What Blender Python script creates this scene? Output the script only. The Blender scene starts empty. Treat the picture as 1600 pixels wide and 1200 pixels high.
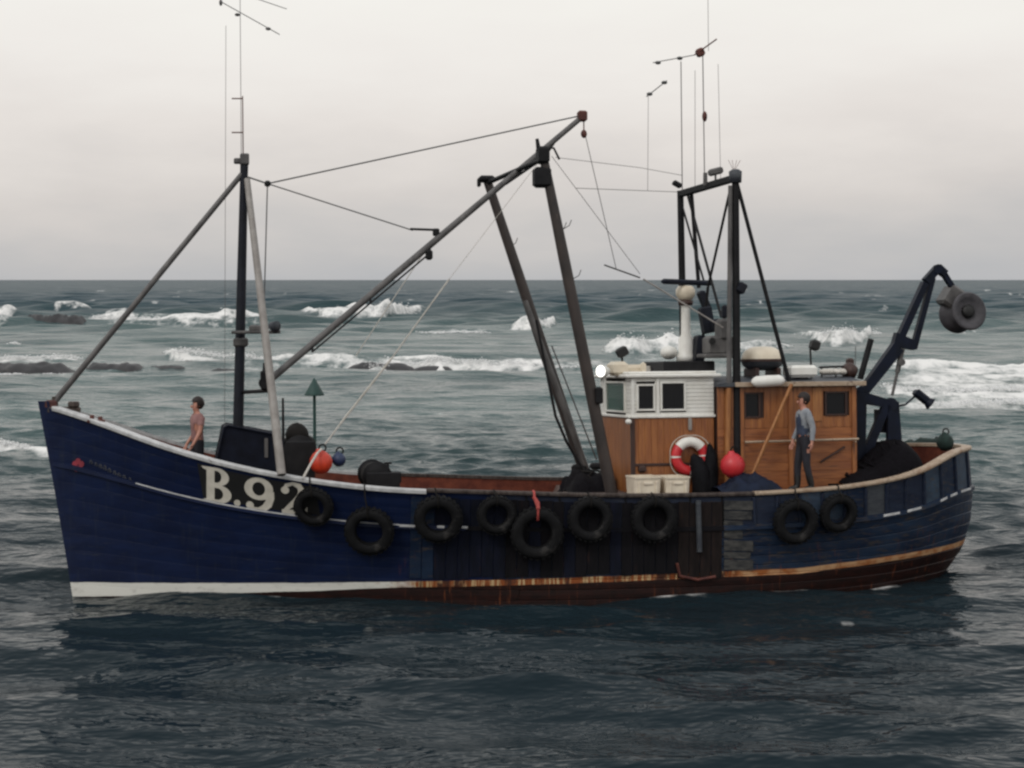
import bpy, math, random
import numpy as np
from mathutils import Vector, Matrix

random.seed(7)
rng = np.random.default_rng(11)
S = bpy.context.scene
COL = S.collection
R = math.radians

# ------------------------------------------------------------------ camera
F = 2700.0            # focal length in photo pixels (1600 px wide)
HC = 5.5              # eye height above the sea (harbour wall)
PITCH = math.atan(163 / F)
cd = bpy.data.cameras.new('camera')
cd.sensor_width = 36.0
cd.lens = 36.0 * F / 1600
cd.clip_start = 0.5
cd.clip_end = 60000
cam = bpy.data.objects.new('camera', cd)
COL.objects.link(cam)
cam.location = (0, 0, HC)
cam.rotation_euler = (math.pi / 2 - PITCH, 0, 0)
S.camera = cam

# ------------------------------------------------------------------ sky and sun (overcast)
SUN_EL, SUN_AZ = 42.0, -35.0      # azimuth from behind the camera, to its left
w = bpy.data.worlds.new('World')
S.world = w
w.use_nodes = True
nt = w.node_tree
nt.nodes.clear()


def nn(tree, typ, **kw):
    n = tree.nodes.new(typ)
    for k, v in kw.items():
        setattr(n, k, v)
    return n


def ramp(tree, stops, interp='LINEAR'):
    n = tree.nodes.new('ShaderNodeValToRGB')
    n.color_ramp.interpolation = interp
    els = n.color_ramp.elements
    while len(els) < len(stops):
        els.new(0.5)
    for e, (p, c) in zip(els, stops):
        e.position = p
        e.color = (*c, 1) if len(c) == 3 else c
    return n


sky = nn(nt, 'ShaderNodeTexSky', sky_type='NISHITA', sun_disc=False)
sky.sun_elevation = R(SUN_EL)
sky.sun_rotation = R(180 + SUN_AZ)
tc = nn(nt, 'ShaderNodeTexCoord')
sx = nn(nt, 'ShaderNodeSeparateXYZ')
nt.links.new(tc.outputs['Generated'], sx.inputs[0])
mp = nn(nt, 'ShaderNodeMapping')
mp.inputs['Scale'].default_value = (2.6, 2.6, 9.0)
nt.links.new(tc.outputs['Generated'], mp.inputs[0])
nz = nn(nt, 'ShaderNodeTexNoise')
nz.inputs['Scale'].default_value = 2.3
nz.inputs['Detail'].default_value = 5
nz.inputs['Roughness'].default_value = 0.55
nt.links.new(mp.outputs[0], nz.inputs['Vector'])
ma = nn(nt, 'ShaderNodeMath', operation='MULTIPLY_ADD')
ma.inputs[1].default_value = 0.085
nt.links.new(nz.outputs[0], ma.inputs[0])
sb = nn(nt, 'ShaderNodeMath', operation='SUBTRACT')
sb.inputs[1].default_value = 0.036
nt.links.new(sx.outputs[2], sb.inputs[0])
nt.links.new(sb.outputs[0], ma.inputs[2])
cr = ramp(nt, [(0.0, (0.50, 0.505, 0.52)), (0.02, (0.555, 0.545, 0.545)), (0.055, (0.685, 0.645, 0.62)), (0.09, (0.815, 0.765, 0.725)),
               (0.13, (0.905, 0.865, 0.82)), (0.175, (0.955, 0.93, 0.875)), (0.4, (0.97, 0.97, 0.95)), (1.0, (1.0, 1.02, 1.05))])
nt.links.new(ma.outputs[0], cr.inputs[0])
b1 = nn(nt, 'ShaderNodeBackground')
b1.inputs[1].default_value = 0.06
nt.links.new(sky.outputs[0], b1.inputs[0])
b2 = nn(nt, 'ShaderNodeBackground')
b2.inputs[1].default_value = 1.0
nt.links.new(cr.outputs[0], b2.inputs[0])
mx = nn(nt, 'ShaderNodeMixShader')
mx.inputs[0].default_value = 0.93       # cloud cover
nt.links.new(b1.outputs[0], mx.inputs[1])
nt.links.new(b2.outputs[0], mx.inputs[2])
wo = nn(nt, 'ShaderNodeOutputWorld')
nt.links.new(mx.outputs[0], wo.inputs[0])

sd = bpy.data.lights.new('sun', 'SUN')
sd.energy = 0.9
sd.angle = R(18)
sd.color = (1.0, 0.96, 0.9)
sun = bpy.data.objects.new('sun', sd)
COL.objects.link(sun)
_az = R(SUN_AZ)
_to = Vector((math.sin(_az) * math.cos(R(SUN_EL)), -math.cos(_az) * math.cos(R(SUN_EL)), math.sin(R(SUN_EL))))
sun.rotation_euler = _to.to_track_quat('Z', 'Y').to_euler()

S.view_settings.view_transform = 'Standard'
S.view_settings.look = 'None'
S.view_settings.exposure = 0.0
S.view_settings.gamma = 1.0
S.render.engine = 'CYCLES'
S.cycles.pixel_filter_type = 'BLACKMAN_HARRIS'
S.cycles.filter_width = 2.5
S.cycles.max_bounces = 6
S.cycles.use_denoising = True

# ------------------------------------------------------------------ the boat's frame
YAW, ROLL = R(10.5), R(3.2)
ORG = Vector((0.49, 31.6, 0.0))
_ex = Vector((-math.cos(YAW), -math.sin(YAW), 0))
_ey0 = Vector((math.sin(YAW), -math.cos(YAW), 0))
_ez0 = Vector((0, 0, 1))
_ey = _ey0 * math.cos(ROLL) + _ez0 * math.sin(ROLL)
_ez = _ez0 * math.cos(ROLL) - _ey0 * math.sin(ROLL)
BM = Matrix(((_ex.x, _ey.x, _ez.x, ORG.x), (_ex.y, _ey.y, _ez.y, ORG.y), (_ex.z, _ey.z, _ez.z, ORG.z), (0, 0, 0, 1)))
BMI = BM.inverted()
_up = Vector((0, math.sin(PITCH), math.cos(PITCH)))
_fw = Vector((0, math.cos(PITCH), -math.sin(PITCH)))
CAMP = Vector((0, 0, HC))
_cl = BMI @ CAMP


def ray(px, py):
    return Vector((1, 0, 0)) * ((px - 800) / F) + _up * (-(py - 600) / F) + _fw


def loc(px, py, y):
    """Survey helper: boat-frame point on the lengthwise plane y (metres to port) read off at a photo pixel."""
    d = BMI.to_3x3() @ ray(px, py)
    t = (y - _cl.y) / d.y
    return _cl + d * t


def sea_at(px, py):
    d = ray(px, py)
    return CAMP + d * (-HC / d.z)


# ------------------------------------------------------------------ materials
def new_mat(name):
    m = bpy.data.materials.new(name)
    m.use_nodes = True
    t = m.node_tree
    return m, t, t.nodes['Principled BSDF']


def mat(name, c, rough=0.6, c2=None, scale=3.0, stretch=(1, 1, 1), metal=0.0, bump=0.0, detail=5, lo=0.35, hi=0.68, spec=0.5, coords='Object', wear=None):
    m, t, p = new_mat(name)
    p.inputs['Roughness'].default_value = rough
    p.inputs['Metallic'].default_value = metal
    p.inputs['Specular IOR Level'].default_value = spec
    p.inputs['Base Color'].default_value = (*c, 1)
    if c2 is None:
        c2 = tuple(v * 0.62 for v in c)
    co = nn(t, 'ShaderNodeTexCoord')
    mpn = nn(t, 'ShaderNodeMapping')
    mpn.inputs['Scale'].default_value = stretch
    t.links.new(co.outputs[coords], mpn.inputs[0])
    n = nn(t, 'ShaderNodeTexNoise')
    n.inputs['Scale'].default_value = scale
    n.inputs['Detail'].default_value = detail
    n.inputs['Roughness'].default_value = 0.6
    t.links.new(mpn.outputs[0], n.inputs['Vector'])
    r = ramp(t, [(lo, c2), (hi, c)])
    t.links.new(n.outputs[0], r.inputs[0])
    out = r.outputs[0]
    if wear:
        # wear = (colour, scale, threshold): blotches of bare or stained material
        n2 = nn(t, 'ShaderNodeTexNoise')
        n2.inputs['Scale'].default_value = wear[1]
        n2.inputs['Detail'].default_value = 8
        n2.inputs['Roughness'].default_value = 0.7
        t.links.new(mpn.outputs[0], n2.inputs['Vector'])
        r2 = ramp(t, [(wear[2], (0, 0, 0)), (wear[2] + 0.08, (1, 1, 1))])
        t.links.new(n2.outputs[0], r2.inputs[0])
        mix = nn(t, 'ShaderNodeMix', data_type='RGBA')
        t.links.new(r2.outputs[0], mix.inputs[0])
        t.links.new(out, mix.inputs[6])
        mix.inputs[7].default_value = (*wear[0], 1)
        out = mix.outputs[2]
    t.links.new(out, p.inputs['Base Color'])
    if bump:
        b = nn(t, 'ShaderNodeBump')
        b.inputs['Strength'].default_value = bump
        b.inputs['Distance'].default_value = 0.02
        t.links.new(n.outputs[0], b.inputs['Height'])
        t.links.new(b.outputs[0], p.inputs['Normal'])
    return m


M = {}
M['navy'] = mat('navy_paint', (0.0045, 0.0072, 0.0270), 0.5, (0.0027, 0.0040, 0.0162), 2.0, (1, 1, 2.5), bump=0.05, wear=((0.0090, 0.0099, 0.0135), 9, 0.66), spec=0.35)
M['navy_worn'] = mat('worn_navy_paint', (0.0143, 0.0231, 0.0468), 0.6, (0.0066, 0.0110, 0.0275), 3.0, (1, 1, 4), bump=0.1, wear=((0.0385, 0.0303, 0.0275), 6, 0.57), spec=0.35)
M['steel_blue'] = mat('faded_blue_paint', (0.0330, 0.0600, 0.0960), 0.6, (0.0180, 0.0300, 0.0540), 4, (1, 1, 2), wear=((0.0540, 0.0450, 0.0420), 7, 0.56))
M['stern_grey'] = mat('grey_worn_paint', (0.0638, 0.0713, 0.0788), 0.65, (0.0300, 0.0338, 0.0450), 5, (1, 1, 3), wear=((0.0825, 0.0638, 0.0525), 7, 0.6))
M['sheath'] = mat('tarred_timber', (0.0075, 0.0064, 0.0085), 0.75, (0.0038, 0.0036, 0.005), 6, (2, 1, 0.35), bump=0.3, wear=((0.020, 0.011, 0.010), 4, 0.61), spec=0.15)
M['sheath_navy'] = mat('navy_stained_timber', (0.0062, 0.0082, 0.020), 0.7, (0.004, 0.005, 0.010), 5, (2, 1, 0.35), bump=0.3, wear=((0.015, 0.010, 0.012), 5, 0.60), spec=0.15)
M['sheath_brown'] = mat('scuffed_brown_timber', (0.020, 0.0135, 0.0125), 0.75, (0.008, 0.006, 0.006), 6, (2, 1, 0.4), bump=0.3, wear=((0.036, 0.014, 0.009), 6, 0.6), spec=0.15)
M['sheath_grey'] = mat('bare_grey_timber', (0.085, 0.082, 0.076), 0.8, (0.024, 0.025, 0.028), 5, (1, 1, 3), bump=0.3, spec=0.2)
M['white'] = mat('white_paint', (0.78, 0.77, 0.73), 0.5, (0.66, 0.64, 0.59), 4, wear=((0.42, 0.36, 0.28), 9, 0.68))
M['white_rail'] = mat('white_rail_paint', (0.5600, 0.5600, 0.5600), 0.5, (0.3600, 0.3600, 0.3600), 6, wear=((0.1440, 0.1200, 0.1040), 7, 0.63))
M['rail_worn'] = mat('worn_rail_timber', (0.085, 0.068, 0.06), 0.75, (0.028, 0.02, 0.018), 5, (3, 1, 1), wear=((0.26, 0.23, 0.20), 6, 0.64), spec=0.25)
M['rail_cream'] = mat('cream_rail_paint', (0.48, 0.39, 0.29), 0.6, (0.26, 0.17, 0.11), 5, wear=((0.12, 0.06, 0.04), 5, 0.56))
M['oxide'] = mat('red_oxide_paint', (0.1240, 0.0341, 0.0217), 0.7, (0.0558, 0.0136, 0.0112), 5, bump=0.1)
M['wood'] = mat('varnished_wood', (0.33, 0.125, 0.036), 0.42, (0.20, 0.064, 0.02), 4, (5, 5, 0.5), bump=0.06, wear=((0.075, 0.026, 0.013), 2.4, 0.60))
M['wood_h'] = mat('varnished_wood_level_grain', (0.33, 0.118, 0.035), 0.42, (0.18, 0.055, 0.018), 4, (0.5, 5, 5), bump=0.06, wear=((0.07, 0.024, 0.013), 2.4, 0.60))
M['wood_pale'] = mat('pale_orange_wood', (0.38, 0.165, 0.05), 0.5, (0.24, 0.09, 0.028), 5, (6, 6, 0.6))
M['wood_dark'] = mat('dark_stained_wood', (0.055, 0.022, 0.015), 0.6, (0.025, 0.012, 0.01), 5, (6, 6, 0.6))
M['deck'] = mat('deck_timber', (0.10, 0.06, 0.045), 0.8, (0.05, 0.03, 0.025), 6, (1, 8, 1))
M['galv'] = mat('galvanised_pipe', (0.1350, 0.1275, 0.1237), 0.55, (0.0638, 0.0600, 0.0600), 5, (1, 1, 0.5), metal=0.2, wear=((0.0750, 0.0338, 0.0150), 6, 0.66))
M['galv_pale'] = mat('pale_grey_paint', (0.31, 0.29, 0.27), 0.55, (0.20, 0.18, 0.165), 5, wear=((0.13, 0.07, 0.05), 6, 0.64))
M['post'] = mat('brown_steel_post', (0.0464, 0.0336, 0.0288), 0.6, (0.0208, 0.0160, 0.0152), 4, (1, 1, 0.5), wear=((0.1200, 0.0880, 0.0720), 5, 0.63))
M['dark_steel'] = mat('dark_steel', (0.013, 0.0125, 0.014), 0.65, (0.006, 0.006, 0.007), 5, wear=((0.04, 0.026, 0.02), 6, 0.64), spec=0.22)
M['mast_blue'] = mat('dark_blue_steel', (0.012, 0.014, 0.023), 0.6, (0.006, 0.007, 0.011), 5, wear=((0.035, 0.027, 0.025), 6, 0.66), spec=0.25)
M['crane'] = mat('crane_navy', (0.0045, 0.008, 0.022), 0.55, (0.003, 0.005, 0.011), 5, wear=((0.02, 0.014, 0.012), 6, 0.68), spec=0.2)
M['rubber'] = mat('tyre_rubber', (0.0085, 0.0085, 0.0095), 0.8, (0.004, 0.004, 0.0045), 6, bump=0.2, wear=((0.030, 0.028, 0.027), 3, 0.60), spec=0.2)
M['black'] = mat('black_paint', (0.0072, 0.0066, 0.0066), 0.6, (0.0042, 0.0042, 0.0042), 5)
M['letter'] = mat('white_letter_paint', (0.66, 0.62, 0.54), 0.6, (0.50, 0.47, 0.40), 5)
M['rope'] = mat('rope', (0.58, 0.55, 0.50), 0.9, (0.40, 0.37, 0.33), 12)
M['rope_dark'] = mat('dark_rope', (0.020, 0.018, 0.017), 0.9, spec=0.1)
M['rope_red'] = mat('red_rope', (0.45, 0.07, 0.06), 0.8)
M['wire'] = mat('steel_wire', (0.10, 0.10, 0.10), 0.5, metal=0.3)
M['red_plastic'] = mat('red_plastic', (0.62, 0.035, 0.04), 0.42, (0.45, 0.02, 0.03), 4)
M['orange_plastic'] = mat('orange_red_plastic', (0.66, 0.055, 0.018), 0.5, (0.42, 0.03, 0.012), 4)
M['blue_plastic'] = mat('dark_blue_plastic', (0.018, 0.035, 0.10), 0.5)
M['green_net'] = mat('dark_green_twine', (0.0096, 0.0320, 0.0256), 0.85, (0.0048, 0.0144, 0.0120), 14, bump=0.6)
M['net'] = mat('black_twine', (0.006, 0.005, 0.007), 0.9, (0.003, 0.0025, 0.0035), 16, bump=0.8, wear=((0.022, 0.005, 0.010), 4, 0.64), spec=0.1)
M['fishbox'] = mat('cream_plastic', (0.74, 0.66, 0.53), 0.55, (0.58, 0.50, 0.40), 5)
M['cream'] = mat('cream_fibreglass', (0.70, 0.62, 0.49), 0.45, (0.56, 0.48, 0.37), 4)
M['tarp'] = mat('blue_tarpaulin', (0.0085, 0.015, 0.036), 0.7, (0.004, 0.007, 0.017), 5, bump=0.5, spec=0.2)
M['casing'] = mat('blue_black_canvas', (0.0075, 0.010, 0.020), 0.8, (0.004, 0.005, 0.010), 4, bump=0.3, spec=0.15)
M['oilskin'] = mat('black_oilskin', (0.006, 0.006, 0.008), 0.8, (0.003, 0.003, 0.004), 9, bump=0.6, spec=0.15)
M['skin'] = mat('skin', (0.50, 0.25, 0.18), 0.55, (0.40, 0.17, 0.12), 5)
M['lips'] = mat('lips', (0.36, 0.13, 0.11), 0.5)
M['hair'] = mat('dark_hair', (0.020, 0.010, 0.008), 0.7)
M['shirt'] = mat('pale_shirt', (0.31, 0.325, 0.345), 0.85, (0.18, 0.195, 0.22), 6)
M['vest'] = mat('dark_blue_waistcoat', (0.040, 0.055, 0.095), 0.85, scale=8)
M['pink_top'] = mat('dull_pink_top', (0.30, 0.165, 0.155), 0.9, (0.20, 0.10, 0.095), 6)
M['inner'] = mat('orange_brown_bulwark', (0.15, 0.042, 0.024), 0.8, (0.075, 0.020, 0.014), 5, bump=0.1, spec=0.15)
M['trousers'] = mat('dark_trousers', (0.018, 0.018, 0.026), 0.85, scale=8)
M['boots'] = mat('black_rubber_boots', (0.012, 0.011, 0.011), 0.5)
M['beacon'] = mat('beacon_green', (0.010, 0.050, 0.042), 0.6)
M['rock'] = mat('wet_reef_rock', (0.026, 0.024, 0.026), 0.55, (0.010, 0.010, 0.011), 0.9, bump=0.5, detail=8)
M['dark_inside'] = mat('dark_interior', (0.012, 0.011, 0.012), 0.8)


def glass_mat(name, tint, alpha):
    m, t, p = new_mat(name)
    p.inputs['Base Color'].default_value = (*tint, 1)
    p.inputs['Roughness'].default_value = 0.04
    p.inputs['Specular IOR Level'].default_value = 0.2
    p.inputs['Alpha'].default_value = alpha
    return m


M['glass'] = glass_mat('window_glass', (0.008, 0.009, 0.011), 0.90)
M['glass_green'] = glass_mat('green_window_glass', (0.05, 0.11, 0.085), 0.55)
ml, tl, pl = new_mat('lit_lamp')
pl.inputs['Base Color'].default_value = (0.95, 0.95, 0.92, 1)
pl.inputs['Emission Color'].default_value = (1, 0.98, 0.94, 1)
pl.inputs['Emission Strength'].default_value = 1.6
M['lamp'] = ml


# ------------------------------------------------------------------ mesh builder
class MB:
    def __init__(s):
        s.v, s.f, s.sm = [], [], []

    def add(s, vs, fs, smooth=False):
        b = len(s.v)
        s.v += [tuple(v) for v in vs]
        for f in fs:
            s.f.append([i + b for i in f])
            s.sm.append(smooth)
        return s

    def box(s, c, size, rot=None, bev=0.0):
        hx, hy, hz = [d / 2 for d in size]
        e = min(bev, hx * .9, hy * .9, hz * .9)
        vs, fs = [], []
        if e <= 0:
            for z in (-hz, hz):
                for (x, y) in ((-hx, -hy), (hx, -hy), (hx, hy), (-hx, hy)):
                    vs.append(Vector((x, y, z)))
            fs = [(3, 2, 1, 0), (4, 5, 6, 7), (0, 1, 5, 4), (1, 2, 6, 5), (2, 3, 7, 6), (3, 0, 4, 7)]
        else:
            for z, k in ((-hz, e), (-hz + e, 0), (hz - e, 0), (hz, e)):
                for (x, y) in ((-hx, -hy), (hx, -hy), (hx, hy), (-hx, hy)):
                    vs.append(Vector((x - math.copysign(k, x), y - math.copysign(k, y), z)))
            fs = [(3, 2, 1, 0), (12, 13, 14, 15)]
            for r in range(3):
                for i in range(4):
                    j = (i + 1) % 4
                    fs.append((r * 4 + i, r * 4 + j, r * 4 + 4 + j, r * 4 + 4 + i))
        c = Vector(c)
        if rot is not None:
            vs = [rot @ v for v in vs]
        return s.add([c + v for v in vs], fs)

    def ring_loft(s, rings, close=True, caps=True, smooth=True):
        n = len(rings[0])
        vs = [p for r in rings for p in r]
        fs = []
        m = n if close else n - 1
        for i in range(len(rings) - 1):
            for j in range(m):
                k = (j + 1) % n
                fs.append((i * n + j, i * n + k, (i + 1) * n + k, (i + 1) * n + j))
        s.add(vs, fs, smooth)
        if caps:
            s.add(rings[0], [tuple(range(n))[::-1]])
            s.add(rings[-1], [tuple(range(n))])
        return s

    def tube(s, pts, r, n=8, caps=True):
        pts = [Vector(p) for p in pts]
        rs = r if isinstance(r, (list, tuple)) else [r] * len(pts)
        t0 = (pts[1] - pts[0]).normalized()
        a = Vector((0, 0, 1)) if abs(t0.z) < .9 else Vector((1, 0, 0))
        nrm = (a - t0 * a.dot(t0)).normalized()
        rings = []
        for i, p in enumerate(pts):
            if i == 0:
                t = pts[1] - pts[0]
            elif i == len(pts) - 1:
                t = pts[-1] - pts[-2]
            else:
                t = pts[i + 1] - pts[i - 1]
            t.normalize()
            nrm = (nrm - t * nrm.dot(t)).normalized()
            b = t.cross(nrm)
            rings.append([p + (nrm * math.cos(q) + b * math.sin(q)) * rs[i] for q in [2 * math.pi * k / n for k in range(n)]])
        return s.ring_loft(rings, True, caps)

    def cyl(s, p0, p1, r0, r1=None, n=12):
        return s.tube([p0, p1], [r0, r0 if r1 is None else r1], n)

    def lathe(s, prof, o, axis=(0, 0, 1), n=20, close=False):
        ax = Vector(axis).normalized()
        a = Vector((0, 0, 1)) if abs(ax.z) < .9 else Vector((1, 0, 0))
        u = (a - ax * a.dot(ax)).normalized()
        v = ax.cross(u)
        o = Vector(o)
        m = len(prof)
        vs, fs = [], []
        for k in range(n):
            q = 2 * math.pi * k / n
            d = u * math.cos(q) + v * math.sin(q)
            for (r, h) in prof:
                vs.append(o + d * r + ax * h)
        for k in range(n):
            k2 = (k + 1) % n
            for i in range(m if close else m - 1):
                j = (i + 1) % m
                fs.append((k * m + i, k2 * m + i, k2 * m + j, k * m + j))
        return s.add(vs, fs, True)

    def ball(s, c, r, nu=14, nv=9, noise=0.0):
        rx, ry, rz = r if isinstance(r, (list, tuple)) else (r, r, r)
        vs, fs = [], []
        c = Vector(c)
        for i in range(nv + 1):
            th = math.pi * i / nv
            for j in range(nu):
                ph = 2 * math.pi * j / nu
                k = 1 + (random.uniform(-noise, noise) if noise else 0)
                vs.append(c + Vector((rx * math.sin(th) * math.cos(ph), ry * math.sin(th) * math.sin(ph), rz * math.cos(th))) * k)
        for i in range(nv):
            for j in range(nu):
                k = (j + 1) % nu
                fs.append((i * nu + j, (i + 1) * nu + j, (i + 1) * nu + k, i * nu + k))
        return s.add(vs, fs, True)

    def prism(s, poly, y0, y1):
        """poly: (x, z) corners, swept across the boat from y0 to y1"""
        n = len(poly)
        vs = [Vector((x, y0, z)) for x, z in poly] + [Vector((x, y1, z)) for x, z in poly]
        fs = [tuple(range(n)), tuple(range(2 * n - 1, n - 1, -1))]
        for i in range(n):
            j = (i + 1) % n
            fs.append((i, i + n, j + n, j))
        return s.add(vs, fs)

    def build(s, name, m, parent=None, shift=None, matrix=None):
        me = bpy.data.meshes.new(name)
        vs = s.v
        if shift is not None:
            vs = [(v[0] - shift[0], v[1] - shift[1], v[2] - shift[2]) for v in vs]
        me.from_pydata(vs, [], s.f)
        me.polygons.foreach_set('use_smooth', s.sm)
        me.materials.append(M[m] if isinstance(m, str) else m)
        me.update()
        o = bpy.data.objects.new(name, me)
        COL.objects.link(o)
        if parent is not None:
            o.parent = parent
        if matrix is not None:
            o.matrix_world = matrix
        return o


def tag(o, label, cat, group=None, kind=None):
    o['label'] = label
    o['category'] = cat
    if group:
        o['group'] = group
    if kind:
        o['kind'] = kind
    return o


def thing(name, base, label, cat, group=None, matrix=None):
    """Empty at a thing's base; parts built in the boat's frame are shifted by the base."""
    o = bpy.data.objects.new(name, None)
    o.empty_display_size = 0.2
    COL.objects.link(o)
    o.matrix_world = (BM if matrix is None else matrix) @ Matrix.Translation(Vector(base))
    tag(o, label, cat, group)
    return o


# ------------------------------------------------------------------ noise for numpy
def vnoise(x, y, seed=0):
    g = np.random.default_rng(seed).random((256, 256))
    xi = np.floor(x).astype(int)
    yi = np.floor(y).astype(int)
    fx, fy = x - xi, y - yi
    fx = fx * fx * (3 - 2 * fx)
    fy = fy * fy * (3 - 2 * fy)
    a = g[xi & 255, yi & 255]
    b = g[(xi + 1) & 255, yi & 255]
    c = g[xi & 255, (yi + 1) & 255]
    d = g[(xi + 1) & 255, (yi + 1) & 255]
    return (a * (1 - fx) + b * fx) * (1 - fy) + (c * (1 - fx) + d * fx) * fy


def fbm(x, y, oct=4, seed=0, gain=0.5):
    s, a, t = 0, 1.0, 0
    for k in range(oct):
        s = s + a * vnoise(x * 2 ** k + 17.3 * k, y * 2 ** k - 9.1 * k, seed + k)
        t += a
        a *= gain
    return s / t


def smooth(a, b, x):
    t = np.clip((x - a) / (b - a), 0, 1)
    return t * t * (3 - 2 * t)


# ------------------------------------------------------------------ the sea
def theta_of(px):
    return math.atan((px - 800) / F)


def build_sea():
    ds = [7.0]
    while ds[-1] < 30000:
        d = ds[-1]
        if d < 55:
            st = 0.105
        elif d < 340:
            st = max(0.105, 0.0042 * d - 0.10)
        else:
            st = d * (0.006 if d < 2500 else 0.03)
        ds.append(d + st)
    D = np.array(ds)
    fine = np.linspace(R(-25), R(25), 470)
    coarse = np.linspace(R(25), R(335), 64)[1:-1]
    th = np.concatenate([fine, coarse])
    nr, nc = len(D), len(th)
    DD, TT = np.meshgrid(D, th, indexing='ij')
    X = DD * np.sin(TT)
    Y = DD * np.cos(TT)
    sp = np.gradient(D)[:, None] * np.ones_like(TT)
    Z = np.zeros_like(X)
    dX = np.zeros_like(X)
    dY = np.zeros_like(X)
    lams = np.concatenate([np.geomspace(0.5, 16, 54), [15, 17, 19, 21, 24, 27, 31, 36, 42]])
    g = np.random.default_rng(5)
    # gusty patches: ripples are stronger in some places than in others
    gust = 0.55 + 0.9 * fbm(X / 9, Y / 14, 3, 31)
    for lam in lams:
        k = 2 * math.pi / lam
        ang = g.normal(0, 0.55 if lam < 1.5 else 0.36) + R(97)
        kx, ky = k * math.cos(ang), k * math.sin(ang)
        a = 0.0072 * min(lam, 22) ** 0.9 * g.uniform(0.6, 1.3) * (0.85 if lam < 1.2 else (1.75 if lam < 3 else 1.15))
        att = np.clip((lam / sp - 3.0) / 4.0, 0, 1)
        if lam < 3:
            att = att * gust
        if lam > 6:
            att = att * (0.35 + 0.25 * smooth(36, 70, DD) + 0.5 * smooth(150, 300, DD))
        elif lam > 1.2:
            att = att * (1.0 - 0.5 * smooth(34, 52, DD) + 0.5 * smooth(150, 300, DD))
        else:
            att = att * (1.0 + 0.9 * smooth(34, 52, DD))
        att = att * (1 - 0.22 * smooth(23, 26.5, DD) * (1 - smooth(31, 36, DD)))      # lee of the hull
        # more sea running outside the reef than in its lee
        att = att * (0.85 + 1.2 * smooth(80, 300, DD))
        ph = kx * X + ky * Y + g.uniform(0, 6.28)
        c, s_ = np.cos(ph), np.sin(ph)
        Z += a * att * c
        q = 0.7 * a * att
        dX -= q * s_ * math.cos(ang)
        dY -= q * s_ * math.sin(ang)
    foam = np.zeros_like(X)
    spray = []
    n1 = fbm(X / 2.6, Y / 5.5, 4, 3)
    n2 = fbm(X / 0.7, Y / 1.6, 4, 8)
    n3 = fbm(X / 9.0, Y / 9.0, 3, 12)
    infront = (np.abs(TT) < R(25))

    def breaker(pts, hpx, wf, wb, wash, fo=1.0, seed=0, rough=0.35):
        nonlocal Z, foam
        tx = np.array([theta_of(p[0]) for p in pts])
        dy = np.array([sea_at(p[0], p[1]).length if False else math.hypot(*sea_at(p[0], p[1])[:2]) for p in pts])
        hh = np.array([h for h in hpx]) * dy / F
        Db = np.interp(TT, tx, dy) + (fbm(TT * 60 + seed * 3.1, TT * 0 + seed, 3, 40 + seed) - 0.5) * wf * 3.5
        H = np.interp(TT, tx, hh, left=0, right=0) * infront
        H = 0.8 * H * (0.4 + 1.2 * fbm(TT * 110 + seed, TT * 0 + 2.0 * seed, 3, 50 + seed))
        u = DD - Db
        prof = np.where(u < 0, smooth(-wf * 2.2, 0, u), np.exp(-(np.clip(u, 0, None) / wb) ** 1.5))
        env = np.clip(H / max(hh.max() * 0.35, 1e-3), 0, 1)
        Z += H * prof * (1 + rough * 2.2 * (n1 - 0.5) * np.where(u < wb, 1, 0))
        nf = len(fine)
        dc, hc = Db[0, :nf], H[0, :nf]
        wgt = np.clip(hc, 0, None) * dc
        if wgt.sum() > 0:
            pr = wgt / wgt.sum()
            cnt = int(min(2600, 26 * (wgt > 0).sum()))
            pick = g.choice(nf, cnt, p=pr)
            uu = g.normal(0.1 * wf, 0.55 * wf, cnt)
            pz = np.where(uu < 0, smooth(-wf * 2.2, 0, uu), np.exp(-(np.clip(uu, 0, None) / wb) ** 1.5))
            zz = hc[pick] * (0.75 * pz + g.exponential(0.11, cnt))
            tt = fine[pick] + g.uniform(-.5, .5, cnt) * (fine[1] - fine[0])
            dd = dc[pick] + uu
            sz = g.uniform(.02, .075, cnt) * (dd / 150) ** .8
            spray.append(np.stack([dd * np.sin(tt), dd * np.cos(tt), zz, sz], -1))
        f1 = env * np.where(u < 0, smooth(-wf * 3.0, -wf * 0.6, u), 1 - smooth(wb * 0.1, wb * 0.9, u))
        f2 = env * np.where(u < 0, smooth(-wash, 0, u), 0) * 0.62 * (0.35 + 1.2 * n1)
        f3 = env * np.where(u >= 0, np.exp(-np.clip(u, 0, None) / (wb * 1.6)), 0) * 0.5
        foam = np.maximum(foam, fo * np.maximum(np.maximum(f1 * 1.0, f2), f3))

    # lines of surf over the reef, far to near (toe of the breaker in the photograph, height of its face)
    breaker([(-60, 497), (0, 497), (40, 494), (75, 492)], [9, 10, 6, 0], 2.5, 7, 10, 0.95, 1)
    breaker([(82, 489), (100, 488), (140, 489), (150, 489)], [0, 9, 7, 0], 2.5, 6, 5, 0.9, 2)
    breaker([(128, 504), (150, 505), (185, 504), (230, 506), (300, 506), (360, 506), (420, 503), (445, 502)], [0, 14, 17, 10, 13, 17, 13, 0], 2.5, 8, 16, 1.0, 3)
    breaker([(462, 497), (480, 497), (520, 498), (555, 497), (600, 497), (640, 492), (672, 488)], [0, 10, 13, 22, 26, 18, 0], 3, 9, 14, 1.05, 4)
    breaker([(795, 515), (810, 516), (840, 515), (862, 510), (874, 506)], [0, 15, 20, 14, 0], 2.2, 6, 9, 1.05, 5)
    breaker([(940, 548), (960, 549), (1000, 549), (1050, 548), (1090, 548), (1130, 546)], [0, 22, 25, 25, 20, 0], 1.8, 6, 8, 1.05, 6)
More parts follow.
